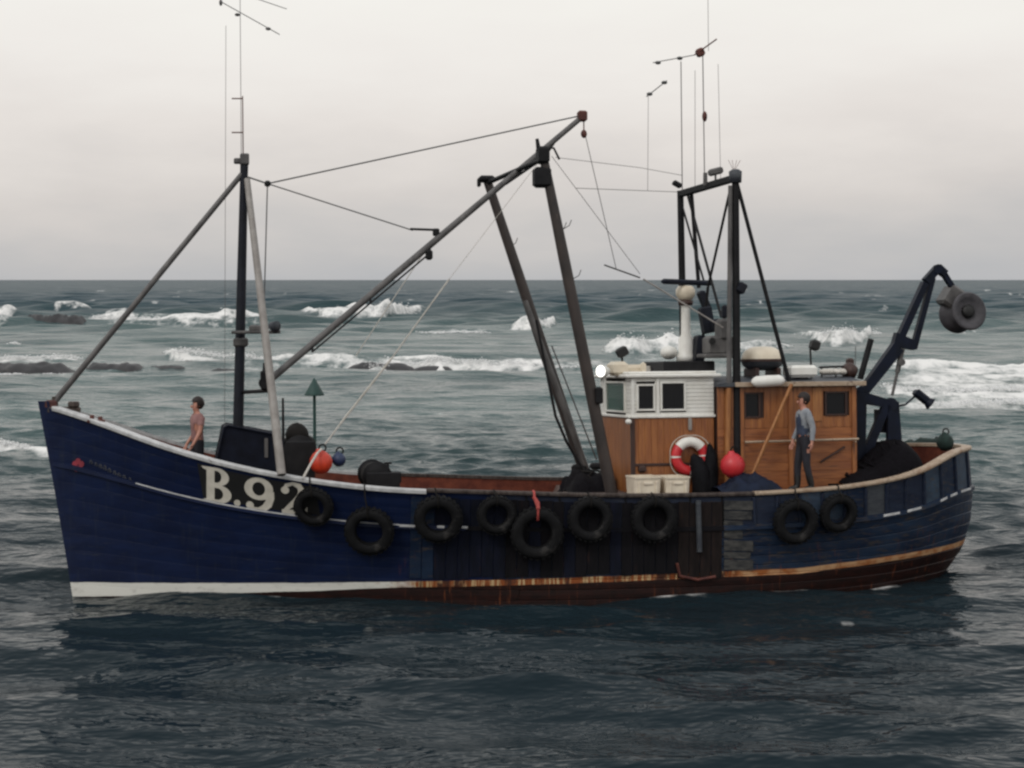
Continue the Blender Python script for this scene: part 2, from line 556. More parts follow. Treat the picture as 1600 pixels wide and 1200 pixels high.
    breaker([(1140, 546), (1180, 546), (1220, 545), (1245, 543)], [0, 10, 8, 0], 1.8, 6, 8, 0.8, 16)
    breaker([(1240, 522), (1262, 528), (1300, 536), (1345, 534), (1368, 524), (1380, 522)], [0, 10, 22, 22, 14, 0], 2.0, 6, 9, 1.05, 7)
    breaker([(250, 553), (268, 556), (300, 560), (360, 563), (430, 567), (500, 570), (560, 573), (620, 575), (680, 576), (740, 574), (800, 573), (850, 572), (900, 570)],
            [0, 12, 15, 13, 14, 12, 11, 10, 17, 16, 10, 7, 0], 1.5, 4.5, 9, 1.0, 8)
    breaker([(560, 566), (600, 566), (640, 565), (680, 566), (720, 566)], [0, 8, 10, 12, 0], 1.5, 4, 6, 1.0, 9)
    breaker([(-80, 564), (0, 564), (60, 563), (115, 562), (130, 562)], [6, 7, 8, 5, 0], 1.2, 3, 3, 0.85, 10)
    breaker([(-80, 586), (0, 587), (60, 587), (112, 586), (122, 586)], [2, 3, 3, 2, 0], 0.8, 2, 4, 0.65, 11)
    breaker([(1375, 580), (1410, 580), (1460, 579), (1520, 580), (1600, 584), (1700, 588)], [0, 8, 10, 10, 12, 12], 1.5, 4, 22, 1.05, 12)
    breaker([(1370, 600), (1400, 606), (1450, 612), (1520, 614), (1600, 612), (1700, 612)], [0, 3, 5, 5, 6, 6], 1.6, 5, 20, 1.0, 13, 0.2)
    breaker([(1440, 632), (1480, 636), (1540, 634), (1600, 628), (1700, 624)], [0, 2, 3, 3, 3], 1.5, 6, 9, 0.72, 14, 0.2)
    breaker([(-80, 690), (0, 697), (30, 702), (60, 708), (80, 711), (95, 713)], [7, 7, 6, 5, 4, 0], 0.8, 2.2, 3, 0.85, 15)
    breaker([(860, 575), (900, 572), (940, 570), (960, 570)], [0, 3, 3, 0], 1.5, 4, 8, 0.5, 17)
    breaker([(-50, 510), (0, 508), (14, 507), (22, 506)], [6, 6, 4, 0], 2, 5, 5, 0.7, 18)
    breaker([(10, 538), (17, 539), (24, 538), (30, 538)], [0, 5, 4, 0], 1.2, 3, 4, 0.8, 19)
    breaker([(650, 518), (690, 521), (740, 520), (780, 518)], [0, 3, 3, 0], 2, 6, 6, 0.5, 20)
    breaker([(1480, 520), (1500, 522), (1540, 520)], [0, 4, 0], 2, 6, 6, 0.5, 21)
    # broad spent wash behind the breakers
    for (xa_, xb_, ya_, yb_, am) in ((1365, 1760, 642, 578, .78), (1400, 1760, 615, 574, .86), (300, 900, 588, 564, .60), (-120, 260, 592, 566, .42), (120, 470, 512, 498, .5), (930, 1120, 556, 540, .55)):
        d0, d1 = math.hypot(*sea_at(800, ya_)[:2]), math.hypot(*sea_at(800, yb_)[:2])
        wdt = (d1 - d0)
        e = smooth(theta_of(xa_), theta_of(xa_ + 70), TT) * (1 - smooth(theta_of(xb_ - 70), theta_of(xb_), TT))
        e = e * smooth(d0 - wdt * .15, d0 + wdt * .35, DD + (n3 - .5) * wdt) * (1 - smooth(d1 - wdt * .15, d1 + wdt * .15, DD)) * infront
        foam = np.maximum(foam, am * e * (0.45 + 0.95 * fbm(X / 4.0, Y / 1.5, 4, 91)))
    # scattered whitecaps outside the reef, and thin old foam streaks
    cap = fbm(X / 7.0, Y / 16.0, 4, 60)
    foam = np.maximum(foam, smooth(0.70, 0.80, cap) * smooth(140, 260, DD) * 0.65)
    st_ = fbm(X / 3.5, Y / 2.0, 5, 70)
    lee = smooth(45, 62, DD) * (1 - smooth(95, 150, DD))
    foam = np.maximum(foam, smooth(0.57, 0.70, st_) * lee * 0.34 * smooth(0.42, 0.6, n3))
    # splashes where water works against the hull
    for (px, py, rx, ry, a) in ((1080, 932, .28, .12, .62), (1110, 936, .2, .08, .6), (1325, 967, .22, .09, .62), (1450, 893, .25, .08, .5)):
        c = sea_at(px, py)
        q = ((X - c.x) / rx) ** 2 + ((Y - c.y) / (ry * 2)) ** 2
        foam = np.maximum(foam, a * np.exp(-q) * (0.2 + 1.6 * n2))
    # thin lapping line where the side meets the water
    bx = (X - ORG.x) * _ex.x + (Y - ORG.y) * _ex.y
    by = (X - ORG.x) * _ey0.x + (Y - ORG.y) * _ey0.y
    gap_ = by - np.interp(bx, WL[0], WL[1])
    side = (bx > -8.2) & (bx < 8.4)
    lap = np.where(side, np.exp(-(np.clip(gap_, 0, None) / 0.15) ** 2) * (gap_ > -.4), 0)
    foam = np.maximum(foam, lap * 0.80 * smooth(0.42, 0.66, fbm(bx * 1.3, by * 2, 4, 95)))
    XX = X + dX * (DD < 3000)
    YY = Y + dY * (DD < 3000)
    verts = np.stack([XX, YY, Z], -1).reshape(-1, 3)
    i = np.arange(nr - 1)[:, None] * nc
    j = np.arange(nc)[None, :]
    j2 = (j + 1) % nc
    quads = np.stack([i + j, i + nc + j, i + nc + j2, i + j2], -1).reshape(-1, 4)
    # the patch of water under the camera's feet
    verts = np.concatenate([verts, [[0, 0, 0]]])
    cidx = len(verts) - 1
    me = bpy.data.meshes.new('sea')
    nq = len(quads)
    tri = np.stack([np.full(nc, cidx), np.arange(nc), (np.arange(nc) + 1) % nc], -1)
    me.vertices.add(len(verts))
    me.vertices.foreach_set('co', verts.ravel())
    me.loops.add(nq * 4 + nc * 3)
    me.loops.foreach_set('vertex_index', np.concatenate([quads.ravel(), tri.ravel()]).astype(np.int32))
    me.polygons.add(nq + nc)
    me.polygons.foreach_set('loop_start', np.concatenate([np.arange(nq) * 4, nq * 4 + np.arange(nc) * 3]).astype(np.int32))
    me.polygons.foreach_set('use_smooth', np.ones(nq + nc, bool))
    me.update(calc_edges=True)
    me.validate()
    at = me.attributes.new('foam', 'FLOAT', 'POINT')
    at.data.foreach_set('value', np.concatenate([foam.ravel(), [0]]).astype(np.float32))
    # sandy, stirred-up water over the reef, plus sky reflection painted into its teal
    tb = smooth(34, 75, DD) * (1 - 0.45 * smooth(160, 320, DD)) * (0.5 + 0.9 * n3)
    at2 = me.attributes.new('turbid_sky_tint', 'FLOAT', 'POINT')
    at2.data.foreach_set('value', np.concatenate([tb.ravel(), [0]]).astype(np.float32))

    m, t, p = new_mat('sea_water')
    af = nn(t, 'ShaderNodeAttribute', attribute_name='foam')
    ab = nn(t, 'ShaderNodeAttribute', attribute_name='turbid_sky_tint')
    co = nn(t, 'ShaderNodeTexCoord')
    # foam threshold broken by fine noise
    mp1 = nn(t, 'ShaderNodeMapping')
    mp1.inputs['Scale'].default_value = (1.0, 0.45, 1.0)
    t.links.new(co.outputs['Object'], mp1.inputs[0])
    fn = nn(t, 'ShaderNodeTexNoise')
    fn.inputs['Scale'].default_value = 0.9
    fn.inputs['Detail'].default_value = 9
    fn.inputs['Roughness'].default_value = 0.68
    t.links.new(mp1.outputs[0], fn.inputs['Vector'])
    s1 = nn(t, 'ShaderNodeMath', operation='MULTIPLY_ADD')
    t.links.new(fn.outputs[0], s1.inputs[0])
    s1.inputs[1].default_value = 2.4
    s1.inputs[2].default_value = -1.52
    s2 = nn(t, 'ShaderNodeMath', operation='ADD')
    t.links.new(s1.outputs[0], s2.inputs[0])
    t.links.new(af.outputs['Fac'], s2.inputs[1])
    fr = ramp(t, [(0.0, (0, 0, 0)), (0.85, (1, 1, 1))], 'EASE')
    t.links.new(s2.outputs[0], fr.inputs[0])
    mulf = nn(t, 'ShaderNodeMath', operation='MULTIPLY')
    gate = nn(t, 'ShaderNodeMapRange')
    gate.inputs[1].default_value = 0.05
    gate.inputs[2].default_value = 0.5
    t.links.new(af.outputs['Fac'], gate.inputs[0])
    t.links.new(fr.outputs[0], mulf.inputs[0])
    t.links.new(gate.outputs[0], mulf.inputs[1])
    # ripples
    mp2 = nn(t, 'ShaderNodeMapping')
    mp2.inputs['Scale'].default_value = (0.7, 1.5, 1.0)
    mp2.inputs['Rotation'].default_value = (0, 0, R(8))
    t.links.new(co.outputs['Object'], mp2.inputs[0])
    r1 = nn(t, 'ShaderNodeTexNoise')
    r1.inputs['Scale'].default_value = 1.5
    r1.inputs['Detail'].default_value = 3
    r1.inputs['Roughness'].default_value = 0.5
    t.links.new(mp2.outputs[0], r1.inputs['Vector'])
    r2 = nn(t, 'ShaderNodeTexNoise')
    r2.inputs['Scale'].default_value = 0.35
    r2.inputs['Detail'].default_value = 5
    r2.inputs['Roughness'].default_value = 0.6
    t.links.new(mp2.outputs[0], r2.inputs['Vector'])
    bu = nn(t, 'ShaderNodeBump')
    bu.inputs['Strength'].default_value = 0.42
    bu.inputs['Distance'].default_value = 0.20
    t.links.new(r1.outputs[0], bu.inputs['Height'])
    bu2 = nn(t, 'ShaderNodeBump')
    bu2.inputs['Strength'].default_value = 0.36
    bu2.inputs['Distance'].default_value = 1.0
    t.links.new(r2.outputs[0], bu2.inputs['Height'])
    t.links.new(bu.outputs[0], bu2.inputs['Normal'])
    r3 = nn(t, 'ShaderNodeTexNoise')
    r3.inputs['Scale'].default_value = 0.075
    r3.inputs['Detail'].default_value = 3
    t.links.new(mp2.outputs[0], r3.inputs['Vector'])
    bu3 = nn(t, 'ShaderNodeBump')
    bu3.inputs['Distance'].default_value = 5.0
    ao_ = nn(t, 'ShaderNodeAttribute', attribute_name='offshore')
    t.links.new(ao_.outputs['Fac'], bu3.inputs['Strength'])
    t.links.new(r3.outputs[0], bu3.inputs['Height'])
    t.links.new(bu2.outputs[0], bu3.inputs['Normal'])
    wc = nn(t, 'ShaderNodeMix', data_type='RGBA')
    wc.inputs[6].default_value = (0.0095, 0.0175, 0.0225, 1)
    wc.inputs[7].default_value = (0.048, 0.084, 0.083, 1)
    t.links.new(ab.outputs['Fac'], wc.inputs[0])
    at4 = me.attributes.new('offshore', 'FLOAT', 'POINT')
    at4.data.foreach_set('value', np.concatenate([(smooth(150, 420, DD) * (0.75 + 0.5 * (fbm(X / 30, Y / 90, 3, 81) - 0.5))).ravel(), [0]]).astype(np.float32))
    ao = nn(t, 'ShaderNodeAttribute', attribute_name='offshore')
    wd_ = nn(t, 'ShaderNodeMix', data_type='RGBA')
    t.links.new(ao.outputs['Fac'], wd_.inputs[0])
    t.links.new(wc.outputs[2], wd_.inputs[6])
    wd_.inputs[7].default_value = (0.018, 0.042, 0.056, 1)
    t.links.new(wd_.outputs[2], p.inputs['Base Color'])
    at3 = me.attributes.new('chop', 'FLOAT', 'POINT')
    at3.data.foreach_set('value', np.concatenate([(0.07 + 0.33 * smooth(30, 350, DD)).ravel(), [0.07]]).astype(np.float32))
    ac = nn(t, 'ShaderNodeAttribute', attribute_name='chop')
    t.links.new(ac.outputs['Fac'], p.inputs['Roughness'])
    p.inputs['IOR'].default_value = 1.19
    p.inputs['Specular IOR Level'].default_value = 0.30
    t.links.new(bu3.outputs[0], p.inputs['Normal'])
    pf = nn(t, 'ShaderNodeBsdfPrincipled')
    pf.inputs['Base Color'].default_value = (0.72, 0.71, 0.69, 1)
    pf.inputs['Roughness'].default_value = 0.9
    pf.inputs['Specular IOR Level'].default_value = 0.1
    bf = nn(t, 'ShaderNodeBump')
    bf.inputs['Strength'].default_value = 0.35
    bf.inputs['Distance'].default_value = 0.25
    t.links.new(fn.outputs[0], bf.inputs['Height'])
    t.links.new(bf.outputs[0], pf.inputs['Normal'])
    ms = nn(t, 'ShaderNodeMixShader')
    t.links.new(mulf.outputs[0], ms.inputs[0])
    t.links.new(p.outputs[0], ms.inputs[1])
    t.links.new(pf.outputs[0], ms.inputs[2])
    out = t.nodes['Material Output']
    t.links.new(ms.outputs[0], out.inputs[0])
    sp_ = np.concatenate(spray)
    tet = np.array([[1, 0, -.5], [-.5, .87, -.5], [-.5, -.87, -.5], [0, 0, 1]])
    jit = np.random.default_rng(3).uniform(.5, 1.5, (len(sp_), 4, 3))
    sv = (sp_[:, None, :3] + tet[None] * jit * sp_[:, None, 3:4] * np.array([2.2, 1, .8])).reshape(-1, 3)
    bi = np.arange(len(sp_))[:, None] * 4
    sf = np.concatenate([bi + np.array(c_) for c_ in ((0, 1, 3), (1, 2, 3), (2, 0, 3), (0, 2, 1))])
    mb = MB()
    mb.v = [tuple(q_) for q_ in sv]
    mb.f = sf.tolist()
    mb.sm = [True] * len(sf)
    so = mb.build('sea_spray', mat('spray', (0.72, 0.72, 0.71), 0.9, (0.66, 0.66, 0.66)))
    tag(so, 'fine white spray thrown up along the breaking crests', 'spray', None, 'stuff')
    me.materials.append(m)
    o = bpy.data.objects.new('sea', me)
    COL.objects.link(o)
    o['kind'] = 'structure'
    return o




# ------------------------------------------------------------------ reef rocks
def rock(px0, px1, py, hpx, label, seed, depth=2.0, bumps=3):
    a, b = sea_at(px0, py), sea_at(px1, py)
    c = (a + b) / 2
    L = (b - a).length
    H = 1.25 * hpx * c.y / F
    nu, nv = 48, 14
    xs = np.linspace(-L / 2, L / 2, nu)
    ys = np.linspace(-depth / 2, depth / 2, nv)
    XX, YY = np.meshgrid(xs, ys, indexing='ij')
    e = np.clip(1 - np.abs(2 * XX / L) ** 6, 0, 1) * np.clip(1 - (2 * YY / depth) ** 2, 0, 1) ** 0.6
    prof = 0.55 + 0.45 * fbm(XX * bumps / L * 3 + seed, YY * 0.8 + seed, 4, seed, 0.6)
    Z = H * e * prof * 1.15 + (fbm(XX * 2.2 + seed, YY * 2.2, 3, seed + 9) - 0.5) * H * 0.5 - 0.35 * (1 - e)
    vs = np.stack([XX, YY + (fbm(XX * .8, YY * 0 + seed, 2, seed) - .5) * 1.2, Z], -1).reshape(-1, 3)
    fs = [(i * nv + j, (i + 1) * nv + j, (i + 1) * nv + j + 1, i * nv + j + 1) for i in range(nu - 1) for j in range(nv - 1)]
    mb = MB()
    mb.add([Vector(v) for v in vs], fs, True)
    o = mb.build('reef_rock', 'rock')
    o.location = (c.x, c.y, 0)
    tag(o, label, 'rock', 'reef rocks awash behind the boat')


rock(-130, 124, 581, 13, 'longest dark reef rock at the left edge of the sea', 1, 2.6, 2)
rock(128, 232, 578, 10, 'humped dark reef rock just right of the longest one', 2, 2.2, 4)
rock(222, 300, 577, 6, 'low dark reef strip between the humped rock and the blue mast', 8, 1.8, 3)
rock(264, 345, 572, 7, 'flat dark reef strip nearest the left end of the middle surf line', 3, 1.8)
rock(318, 402, 582, 5, 'low dark reef strip right behind the blue mast', 4, 1.6)
rock(24, 140, 508, 14, 'farthest dark reef rock among the leftmost breakers', 5, 4.5, 3)
rock(535, 655, 576, 7, 'thin dark reef rock below the boom in white surf', 6, 2.0, 3)
rock(640, 712, 577, 4, 'thinnest dark reef strip right of the one below the boom', 9, 1.6, 3)
rock(168, 200, 484, 4, 'tiny dark reef rock beyond the far line of surf', 7, 4.0, 2)

# ------------------------------------------------------------------ beacon standing in the sea behind the bow
bp = CAMP + ray(492, 728) * (-HC / ray(492, 728).z)
bt = thing('beacon', bp, 'dark green pole beacon with triangular topmark standing in the water', 'beacon', matrix=Matrix.Identity(4))
k_ = bp.y / F
mb = MB()
mb.cyl((0, 0, -1.5), (0, 0, (728 - 612) * k_), 0.055, 0.045, 10)
mb.build('pole', 'beacon', bt)
mb = MB()
tz0, tz1, tw = (728 - 617) * k_, (728 - 590) * k_, 15.5 * k_
mb.lathe([(0.001, tz0), (tw, tz0), (tw, tz0 + .03), (0.02, tz1), (0.001, tz1)], (0, 0, 0), (0, 0, 1), 20)
mb.build('topmark', 'beacon', bt)


# ------------------------------------------------------------------ hull form
P_stem_top, P_stem_wl = loc(65, 632, 0), loc(118, 930, 0)
Z0 = -0.45


def xstem(z):
    t = (z - P_stem_wl.z) / (P_stem_top.z - P_stem_wl.z)
    return P_stem_wl.x + (P_stem_top.x - P_stem_wl.x) * (t + 0.10 * t * (t - 1))


def xstern(z):
    pts = [(-0.5, -7.6), (0.0, -8.0), (0.4, -8.28), (0.9, -8.42), (1.4, -8.44), (2.3, -8.30), (4, -8.1)]
    return float(np.interp(z, [p[0] for p in pts], [p[1] for p in pts]))


def Bs(s):
    b = 2.5
    if s < 0.46:
        b = 2.5 * (1 - (1 - s / 0.46) ** 2.1) ** 0.92
    if s > 0.70:
        q = (s - 0.70) / 0.30
        b = 2.5 * max(0.0, 1 - q ** 2.7) ** (1 / 2.1)
    return max(b, 0.0)


def Bw(s):
    b = 2.36
    if s < 0.55:
        b = 2.36 * (1 - (1 - s / 0.55) ** 1.55)
    if s > 0.62:
        q = (s - 0.62) / 0.38
        b = min(b, 2.36 * max(0.0, 1 - q ** 2.3) ** (1 / 1.7))
    return max(b, 0.0)


SHEER_PX = [(65, 632), (100, 643), (160, 663), (230, 690), (300, 713), (370, 731), (440, 745), (500, 754), (560, 762), (620, 767), (700, 770),
            (800, 773), (900, 776), (1000, 777), (1100, 776), (1180, 774), (1240, 770), (1300, 766), (1350, 760), (1400, 751), (1440, 739), (1470, 724), (1488, 708)]


def _fit():
    out = []
    for px, py in SHEER_PX:
        y = 1.5
        for _ in range(60):
            p = loc(px, py, y)
            s = (xstem(p.z) - p.x) / (xstem(p.z) - xstern(p.z))
            s = min(max(s, 0), 1)
            y = y * 0.6 + 0.4 * Bs(s)
        out.append((s, p.z))
    return out


_sh = _fit()
_sh = [q for i, q in enumerate(_sh) if i == 0 or q[0] > _sh[i - 1][0]]
_ss = [0.0] + [q[0] for q in _sh[1:]] + [1.0]
_sz = [P_stem_top.z] + [q[1] for q in _sh[1:]] + [max(_sh[-1][1] + 0.03, 2.2)]
print('SHEER', [(round(a, 3), round(b, 2)) for a, b in zip(_ss, _sz)])


def zsh(s):
    # lightly smoothed sheer height
    return float(np.mean([np.interp(min(max(s + d, 0), 1), _ss, _sz) for d in (-0.02, -0.01, 0, 0.01, 0.02)]))


def hull_pt(s, v, off=0.0):
    zs = zsh(s)
    z = Z0 + v * (zs - Z0)
    xs, xe = xstem(z), xstern(z)
    x = xs - s * (xs - xe)
    y = Bw(s) + (Bs(s) - Bw(s)) * max(v, 0) ** 1.35
    return Vector((x, y + off, z))


def H(x, z):
    s = (xstem(z) - x) / (xstem(z) - xstern(z))
    s = min(max(s, 0), 1)
    v = (z - Z0) / (zsh(s) - Z0)
    v = min(max(v, 0), 1.1)
    return Bw(s) + (Bs(s) - Bw(s)) * v ** 1.35


def s_of(x, z):
    return (xstem(z) - x) / (xstem(z) - xstern(z))


def on_hull(px, py, off=0.0):
    y = 2.2
    for _ in range(40):
        p = loc(px, py, y)
        y = 0.5 * y + 0.5 * (H(p.x, p.z) + off)
    return loc(px, py, y)


def hull_n(s, v):
    e = 0.004
    a, b = hull_pt(min(s + e, 1), v), hull_pt(max(s - e, 0), v)
    c, d = hull_pt(s, min(v + e, 1)), hull_pt(s, max(v - e, 0))
    n = (c - d).cross(a - b)
    n.normalize()
    if n.y < 0 and s < .97:
        n = -n
    if s >= .97 and n.x > 0:
        n = -n
    return n


def mir(p):
    return Vector((p.x, -p.y, p.z))


SG = sorted(set([round(q, 4) for q in np.linspace(0, 0.12, 8)] + [round(q, 4) for q in np.linspace(0.12, 0.72, 30)] + [round(q, 4) for q in np.linspace(0.72, 0.94, 14)]
                + [round(1 - 0.06 * (1 - q) ** 2, 5) for q in np.linspace(0, 1, 12)]))

_wx = np.linspace(-8.3, 8.6, 90)
WL = (_wx, np.array([H(float(q_), -0.12) for q_ in _wx]))
build_sea()
boat = thing('fishing_boat', (0, 0, 0), 'navy blue wooden fishing boat with orange-brown deckhouse and tall derricks on choppy grey sea', 'fishing boat')
BOAT = boat
MIDENT = Matrix.Identity(4)


def part(mb, name, m, parent=None, label=None):
    o = mb.build(name, m, parent or BOAT)
    if label:
        o['label'] = label
    return o


# hull paint: navy, boot-top and red bottom follow the height above the keel; scuffs and rust are stains with shapes of their own
def hull_material(name, base, base2, wear_c, wear_t):
    m, t, p = new_mat(name)
    co = nn(t, 'ShaderNodeTexCoord')
    sp = nn(t, 'ShaderNodeSeparateXYZ')
    t.links.new(co.outputs['Object'], sp.inputs[0])

    def noise(scale, st, detail=6, rough=.6):
        mpn = nn(t, 'ShaderNodeMapping')
        mpn.inputs['Scale'].default_value = st
        t.links.new(co.outputs['Object'], mpn.inputs[0])
        n = nn(t, 'ShaderNodeTexNoise')
        n.inputs['Scale'].default_value = scale
        n.inputs['Detail'].default_value = detail
        n.inputs['Roughness'].default_value = rough
        t.links.new(mpn.outputs[0], n.inputs['Vector'])
        return n.outputs[0]

    def mixc(fac, a, b):
        mm = nn(t, 'ShaderNodeMix', data_type='RGBA')
        t.links.new(fac, mm.inputs[0])
        for idx, c in ((6, a), (7, b)):
            if isinstance(c, tuple):
                mm.inputs[idx].default_value = (*c, 1)
            else:
                t.links.new(c, mm.inputs[idx])
        return mm.outputs[2]

    def rng_(inp, a, b, lo=0.0, hi=1.0):
        r = nn(t, 'ShaderNodeMapRange')
        t.links.new(inp, r.inputs[0])
        r.inputs[1].default_value = a
        r.inputs[2].default_value = b
        r.inputs[3].default_value = lo
        r.inputs[4].default_value = hi
        return r.outputs[0]

    def math2(op, a, b):
        n = nn(t, 'ShaderNodeMath', operation=op)
        for idx, c in ((0, a), (1, b)):
            if isinstance(c, (int, float)):
                n.inputs[idx].default_value = c
            else:
                t.links.new(c, n.inputs[idx])
        return n.outputs[0]

    big = noise(1.6, (1, 1, 2.5))
    col = mixc(rng_(big, .38, .64), base2, base)
    col = mixc(rng_(noise(5, (0.7, 1, 3.5), 9, .72), wear_t, wear_t + .1), col, wear_c)
    runs = math2('MULTIPLY', rng_(noise(5, (2.4, 1, .13), 5), .56, .70), 0.40)
    col = mixc(runs, col, (0.020, 0.026, 0.038))
    scr = math2('MULTIPLY', rng_(noise(3.2, (.55, 1, 7), 8, .7), .60, .66), 0.5)
    col = mixc(scr, col, (0.030, 0.034, 0.042))
    # boot-top line height, fairly level, lifting aft
    line = math2('ADD', rng_(sp.outputs[0], -3.0, 7.5, 0.31, 0.20), rng_(sp.outputs[0], -4.2, -8.4, 0.0, 0.27))
    zz = math2('SUBTRACT', sp.outputs[2], line)
    wob = math2('MULTIPLY', math2('SUBTRACT', noise(2.0, (1, 1, 1)), 0.5), 0.03)
    zz = math2('ADD', zz, wob)
    # boot-top: white forward, chipped cream and rust amidships, thin and rusty aft
    chips = noise(6.0, (3.4, 1, 0.2), 5, .6)
    fwd = rng_(math2('ADD', sp.outputs[0], math2('MULTIPLY', math2('SUBTRACT', noise(2.5, (1, 1, 3)), 0.5), 2.2)), 2.5, 3.1)
    aft = mixc(rng_(chips, .50, .58), (0.22, 0.062, 0.018), (0.46, 0.32, 0.17))
    aft = mixc(rng_(noise(3.0, (1.5, 1, .5)), .40, .48), (0.055, 0.022, 0.014), aft)
    aft = mixc(rng_(sp.outputs[0], -3.1, -2.95), mixc(rng_(noise(2.2, (1.2, 1, 2)), .40, .6), (0.30, 0.10, 0.03), (0.50, 0.30, 0.16)), aft)
    bt_ = mixc(fwd, aft, mixc(rng_(noise(5, (1, 1, 2)), .25, .45), (0.46, 0.45, 0.41), (0.64, 0.63, 0.58)))
    width = rng_(sp.outputs[0], 2.8, 8.0, 0.10, 0.25)
    inband = math2('MULTIPLY', rng_(zz, -0.005, 0.005, 1, 0), math2('GREATER_THAN', math2('ADD', zz, width), 0.0))
    red = mixc(rng_(noise(4, (1, 1, 3)), .35, .65), (0.009, 0.004, 0.0036), (0.022, 0.0066, 0.005))
    col = mixc(rng_(zz, -0.005, 0.005, 1, 0), col, red)
    col = mixc(inband, col, bt_)
    # rust weeping down from fastenings amidships
    streak = math2('MULTIPLY', rng_(noise(7, (2.2, 1, .14), 4), .60, .70), rng_(zz, 0.55, 0.05, 0, 1))
    streak = math2('MULTIPLY', streak, rng_(sp.outputs[0], 3.2, 2.2, 0, 0.7))
    col = mixc(streak, col, (0.17, 0.05, 0.018))
    t.links.new(col, p.inputs['Base Color'])
    p.inputs['Roughness'].default_value = 0.5
    p.inputs['Specular IOR Level'].default_value = 0.22
    b = nn(t, 'ShaderNodeBump')
    b.inputs['Strength'].default_value = 0.12
    b.inputs['Distance'].default_value = 0.02
    t.links.new(noise(2.2, (1, 1, 5), 5), b.inputs['Height'])
    t.links.new(b.outputs[0], p.inputs['Normal'])
    return m


M['hull_fwd'] = hull_material('hull_paint', (0.0048, 0.0120, 0.046), (0.0032, 0.0078, 0.031), (0.013, 0.016, 0.022), 0.62)
M['hull_aft'] = hull_material('hull_paint_scuffed', (0.014, 0.028, 0.056), (0.006, 0.0135, 0.034), (0.044, 0.038, 0.038), 0.52)

V_WALE = 0.732      # rubbing strake, between topside planking and bulwark
S_MIDA, S_MIDB = 0.36, 0.69

# backing shell of the hull (both sides, bottom, just inside the planking)
mb = MB()
rows = []
for s in SG:
    ring = []
    for v in (1.0, 0.85, 0.7, 0.5, 0.25, 0.0):
        p = hull_pt(s, v)
        ring.append(Vector((p.x, max(p.y - 0.035, 0.0), p.z)))
    p = ring[-1]
    ring.append(Vector((p.x, p.y * 0.75, -0.9)))
    ring.append(Vector((p.x, 0.0, -1.3)))
    rows.append(ring + [mir(q) for q in ring[-2::-1]])
mb.ring_loft(rows, close=False, caps=False)
hull = part(mb, 'hull', 'black')


def strake(v0, v1, s0, s1, m, side, name='plank', parent=None, proud=0.0, edge=0.012, seam=0.012):
    ss = [s0] + [q for q in SG if s0 + 1e-4 < q < s1 - 1e-4] + [s1]
    mb = MB()
    rows = []
    for s in ss:
        n = hull_n(s, 0.5 * (v0 + v1))
        h = (zsh(s) - Z0)
        dv = edge / h
        row = []
        for v, o in ((v0, -seam), (v0 + dv, 0.0), ((v0 + v1) / 2, 0.003), (v1 - dv, 0.0), (v1, -seam)):
            p = hull_pt(s, v) + n * (o + proud)
            if s <= 0.0005:
                p.y = 0.05
            if s >= 0.9999:
                p.y = 0.0
            row.append(p if side > 0 else mir(p))
        rows.append(row if side > 0 else row[::-1])
    mb.ring_loft(rows, close=False, caps=False, smooth=False)
    return part(mb, name, m, parent or hull)


NV = 9
for side in (1, -1):
    for k in range(NV):
        v0, v1 = V_WALE * k / NV, V_WALE * (k + 1) / NV
        if side > 0:
            # planks butt-jointed at staggered frames
            sj = 0.40 + 0.03 * (k % 3)
            strake(v0, v1, 0.0, sj, 'hull_fwd', side, edge=.004, seam=.0016)
            strake(v0, v1, sj + 0.0006, 1.0, 'hull_aft', side)
        else:
            strake(v0, v1, 0.0, 1.0, 'hull_fwd', side)
    # bulwark planks forward
    for k in range(4):
        v0, v1 = V_WALE + (1 - V_WALE) * k / 4, V_WALE + (1 - V_WALE) * (k + 1) / 4
        strake(v0, v1, 0.0, 0.42 + 0.012 * (k % 2), 'hull_fwd', side, 'bulwark_plank', edge=.004, seam=.0016)
# bulwark panels aft of the working side: separate upright panels between timber heads
PANELS = ['navy_worn', 'navy_worn', 'steel_blue', 'navy_worn', 'hull_aft', 'steel_blue', 'navy_worn', 'hull_aft', 'navy_worn', 'steel_blue', 'steel_blue', 'steel_blue', 'stern_grey', 'steel_blue']
edges = list(np.linspace(0.43, 0.70, 9)) + list(np.linspace(0.70, 1.0, 13))[1:]
for side in (1, -1):
    for k in range(len(edges) - 1):
        mname = PANELS[(k * 5 + 3) % len(PANELS)] if k > 8 else 'navy_worn'
        strake(V_WALE + .005, 1.0, edges[k] + .0012, edges[k + 1] - .0012, mname, side, 'bulwark_panel', edge=0.02, seam=.02)
        if k > 7 and side > 0:
            n = hull_n(edges[k], .9)
            mb = MB()
            a, b = hull_pt(edges[k], V_WALE) + n * .01, hull_pt(edges[k], .985) + n * .01
            mb.cyl(a, b, 0.035, 0.035, 6)
            part(mb, 'stanchion', 'navy_worn', hull)


def sweep(s0, s1, v, prof, m, name, side, step=None):
    """sweep a small profile [(out, up)] along the hull at level v"""
    ss = [s0] + [q for q in SG if s0 + 1e-4 < q < s1 - 1e-4] + [s1]
    mb = MB()
    rows = []
    for s in ss:
        n = hull_n(s, v)
        n = Vector((n.x, n.y, 0)).normalized()
        p = hull_pt(s, v)
        row = []
        for o, u in prof:
            q = p + n * o + Vector((0, 0, u))
            if s >= .9999:
                q.y = 0
            q.y = max(q.y, 0.0)
            row.append(q if side > 0 else mir(q))
        rows.append(row if side > 0 else row[::-1])
    mb.ring_loft(rows, close=True, caps=True, smooth=False)
    return part(mb, name, m)


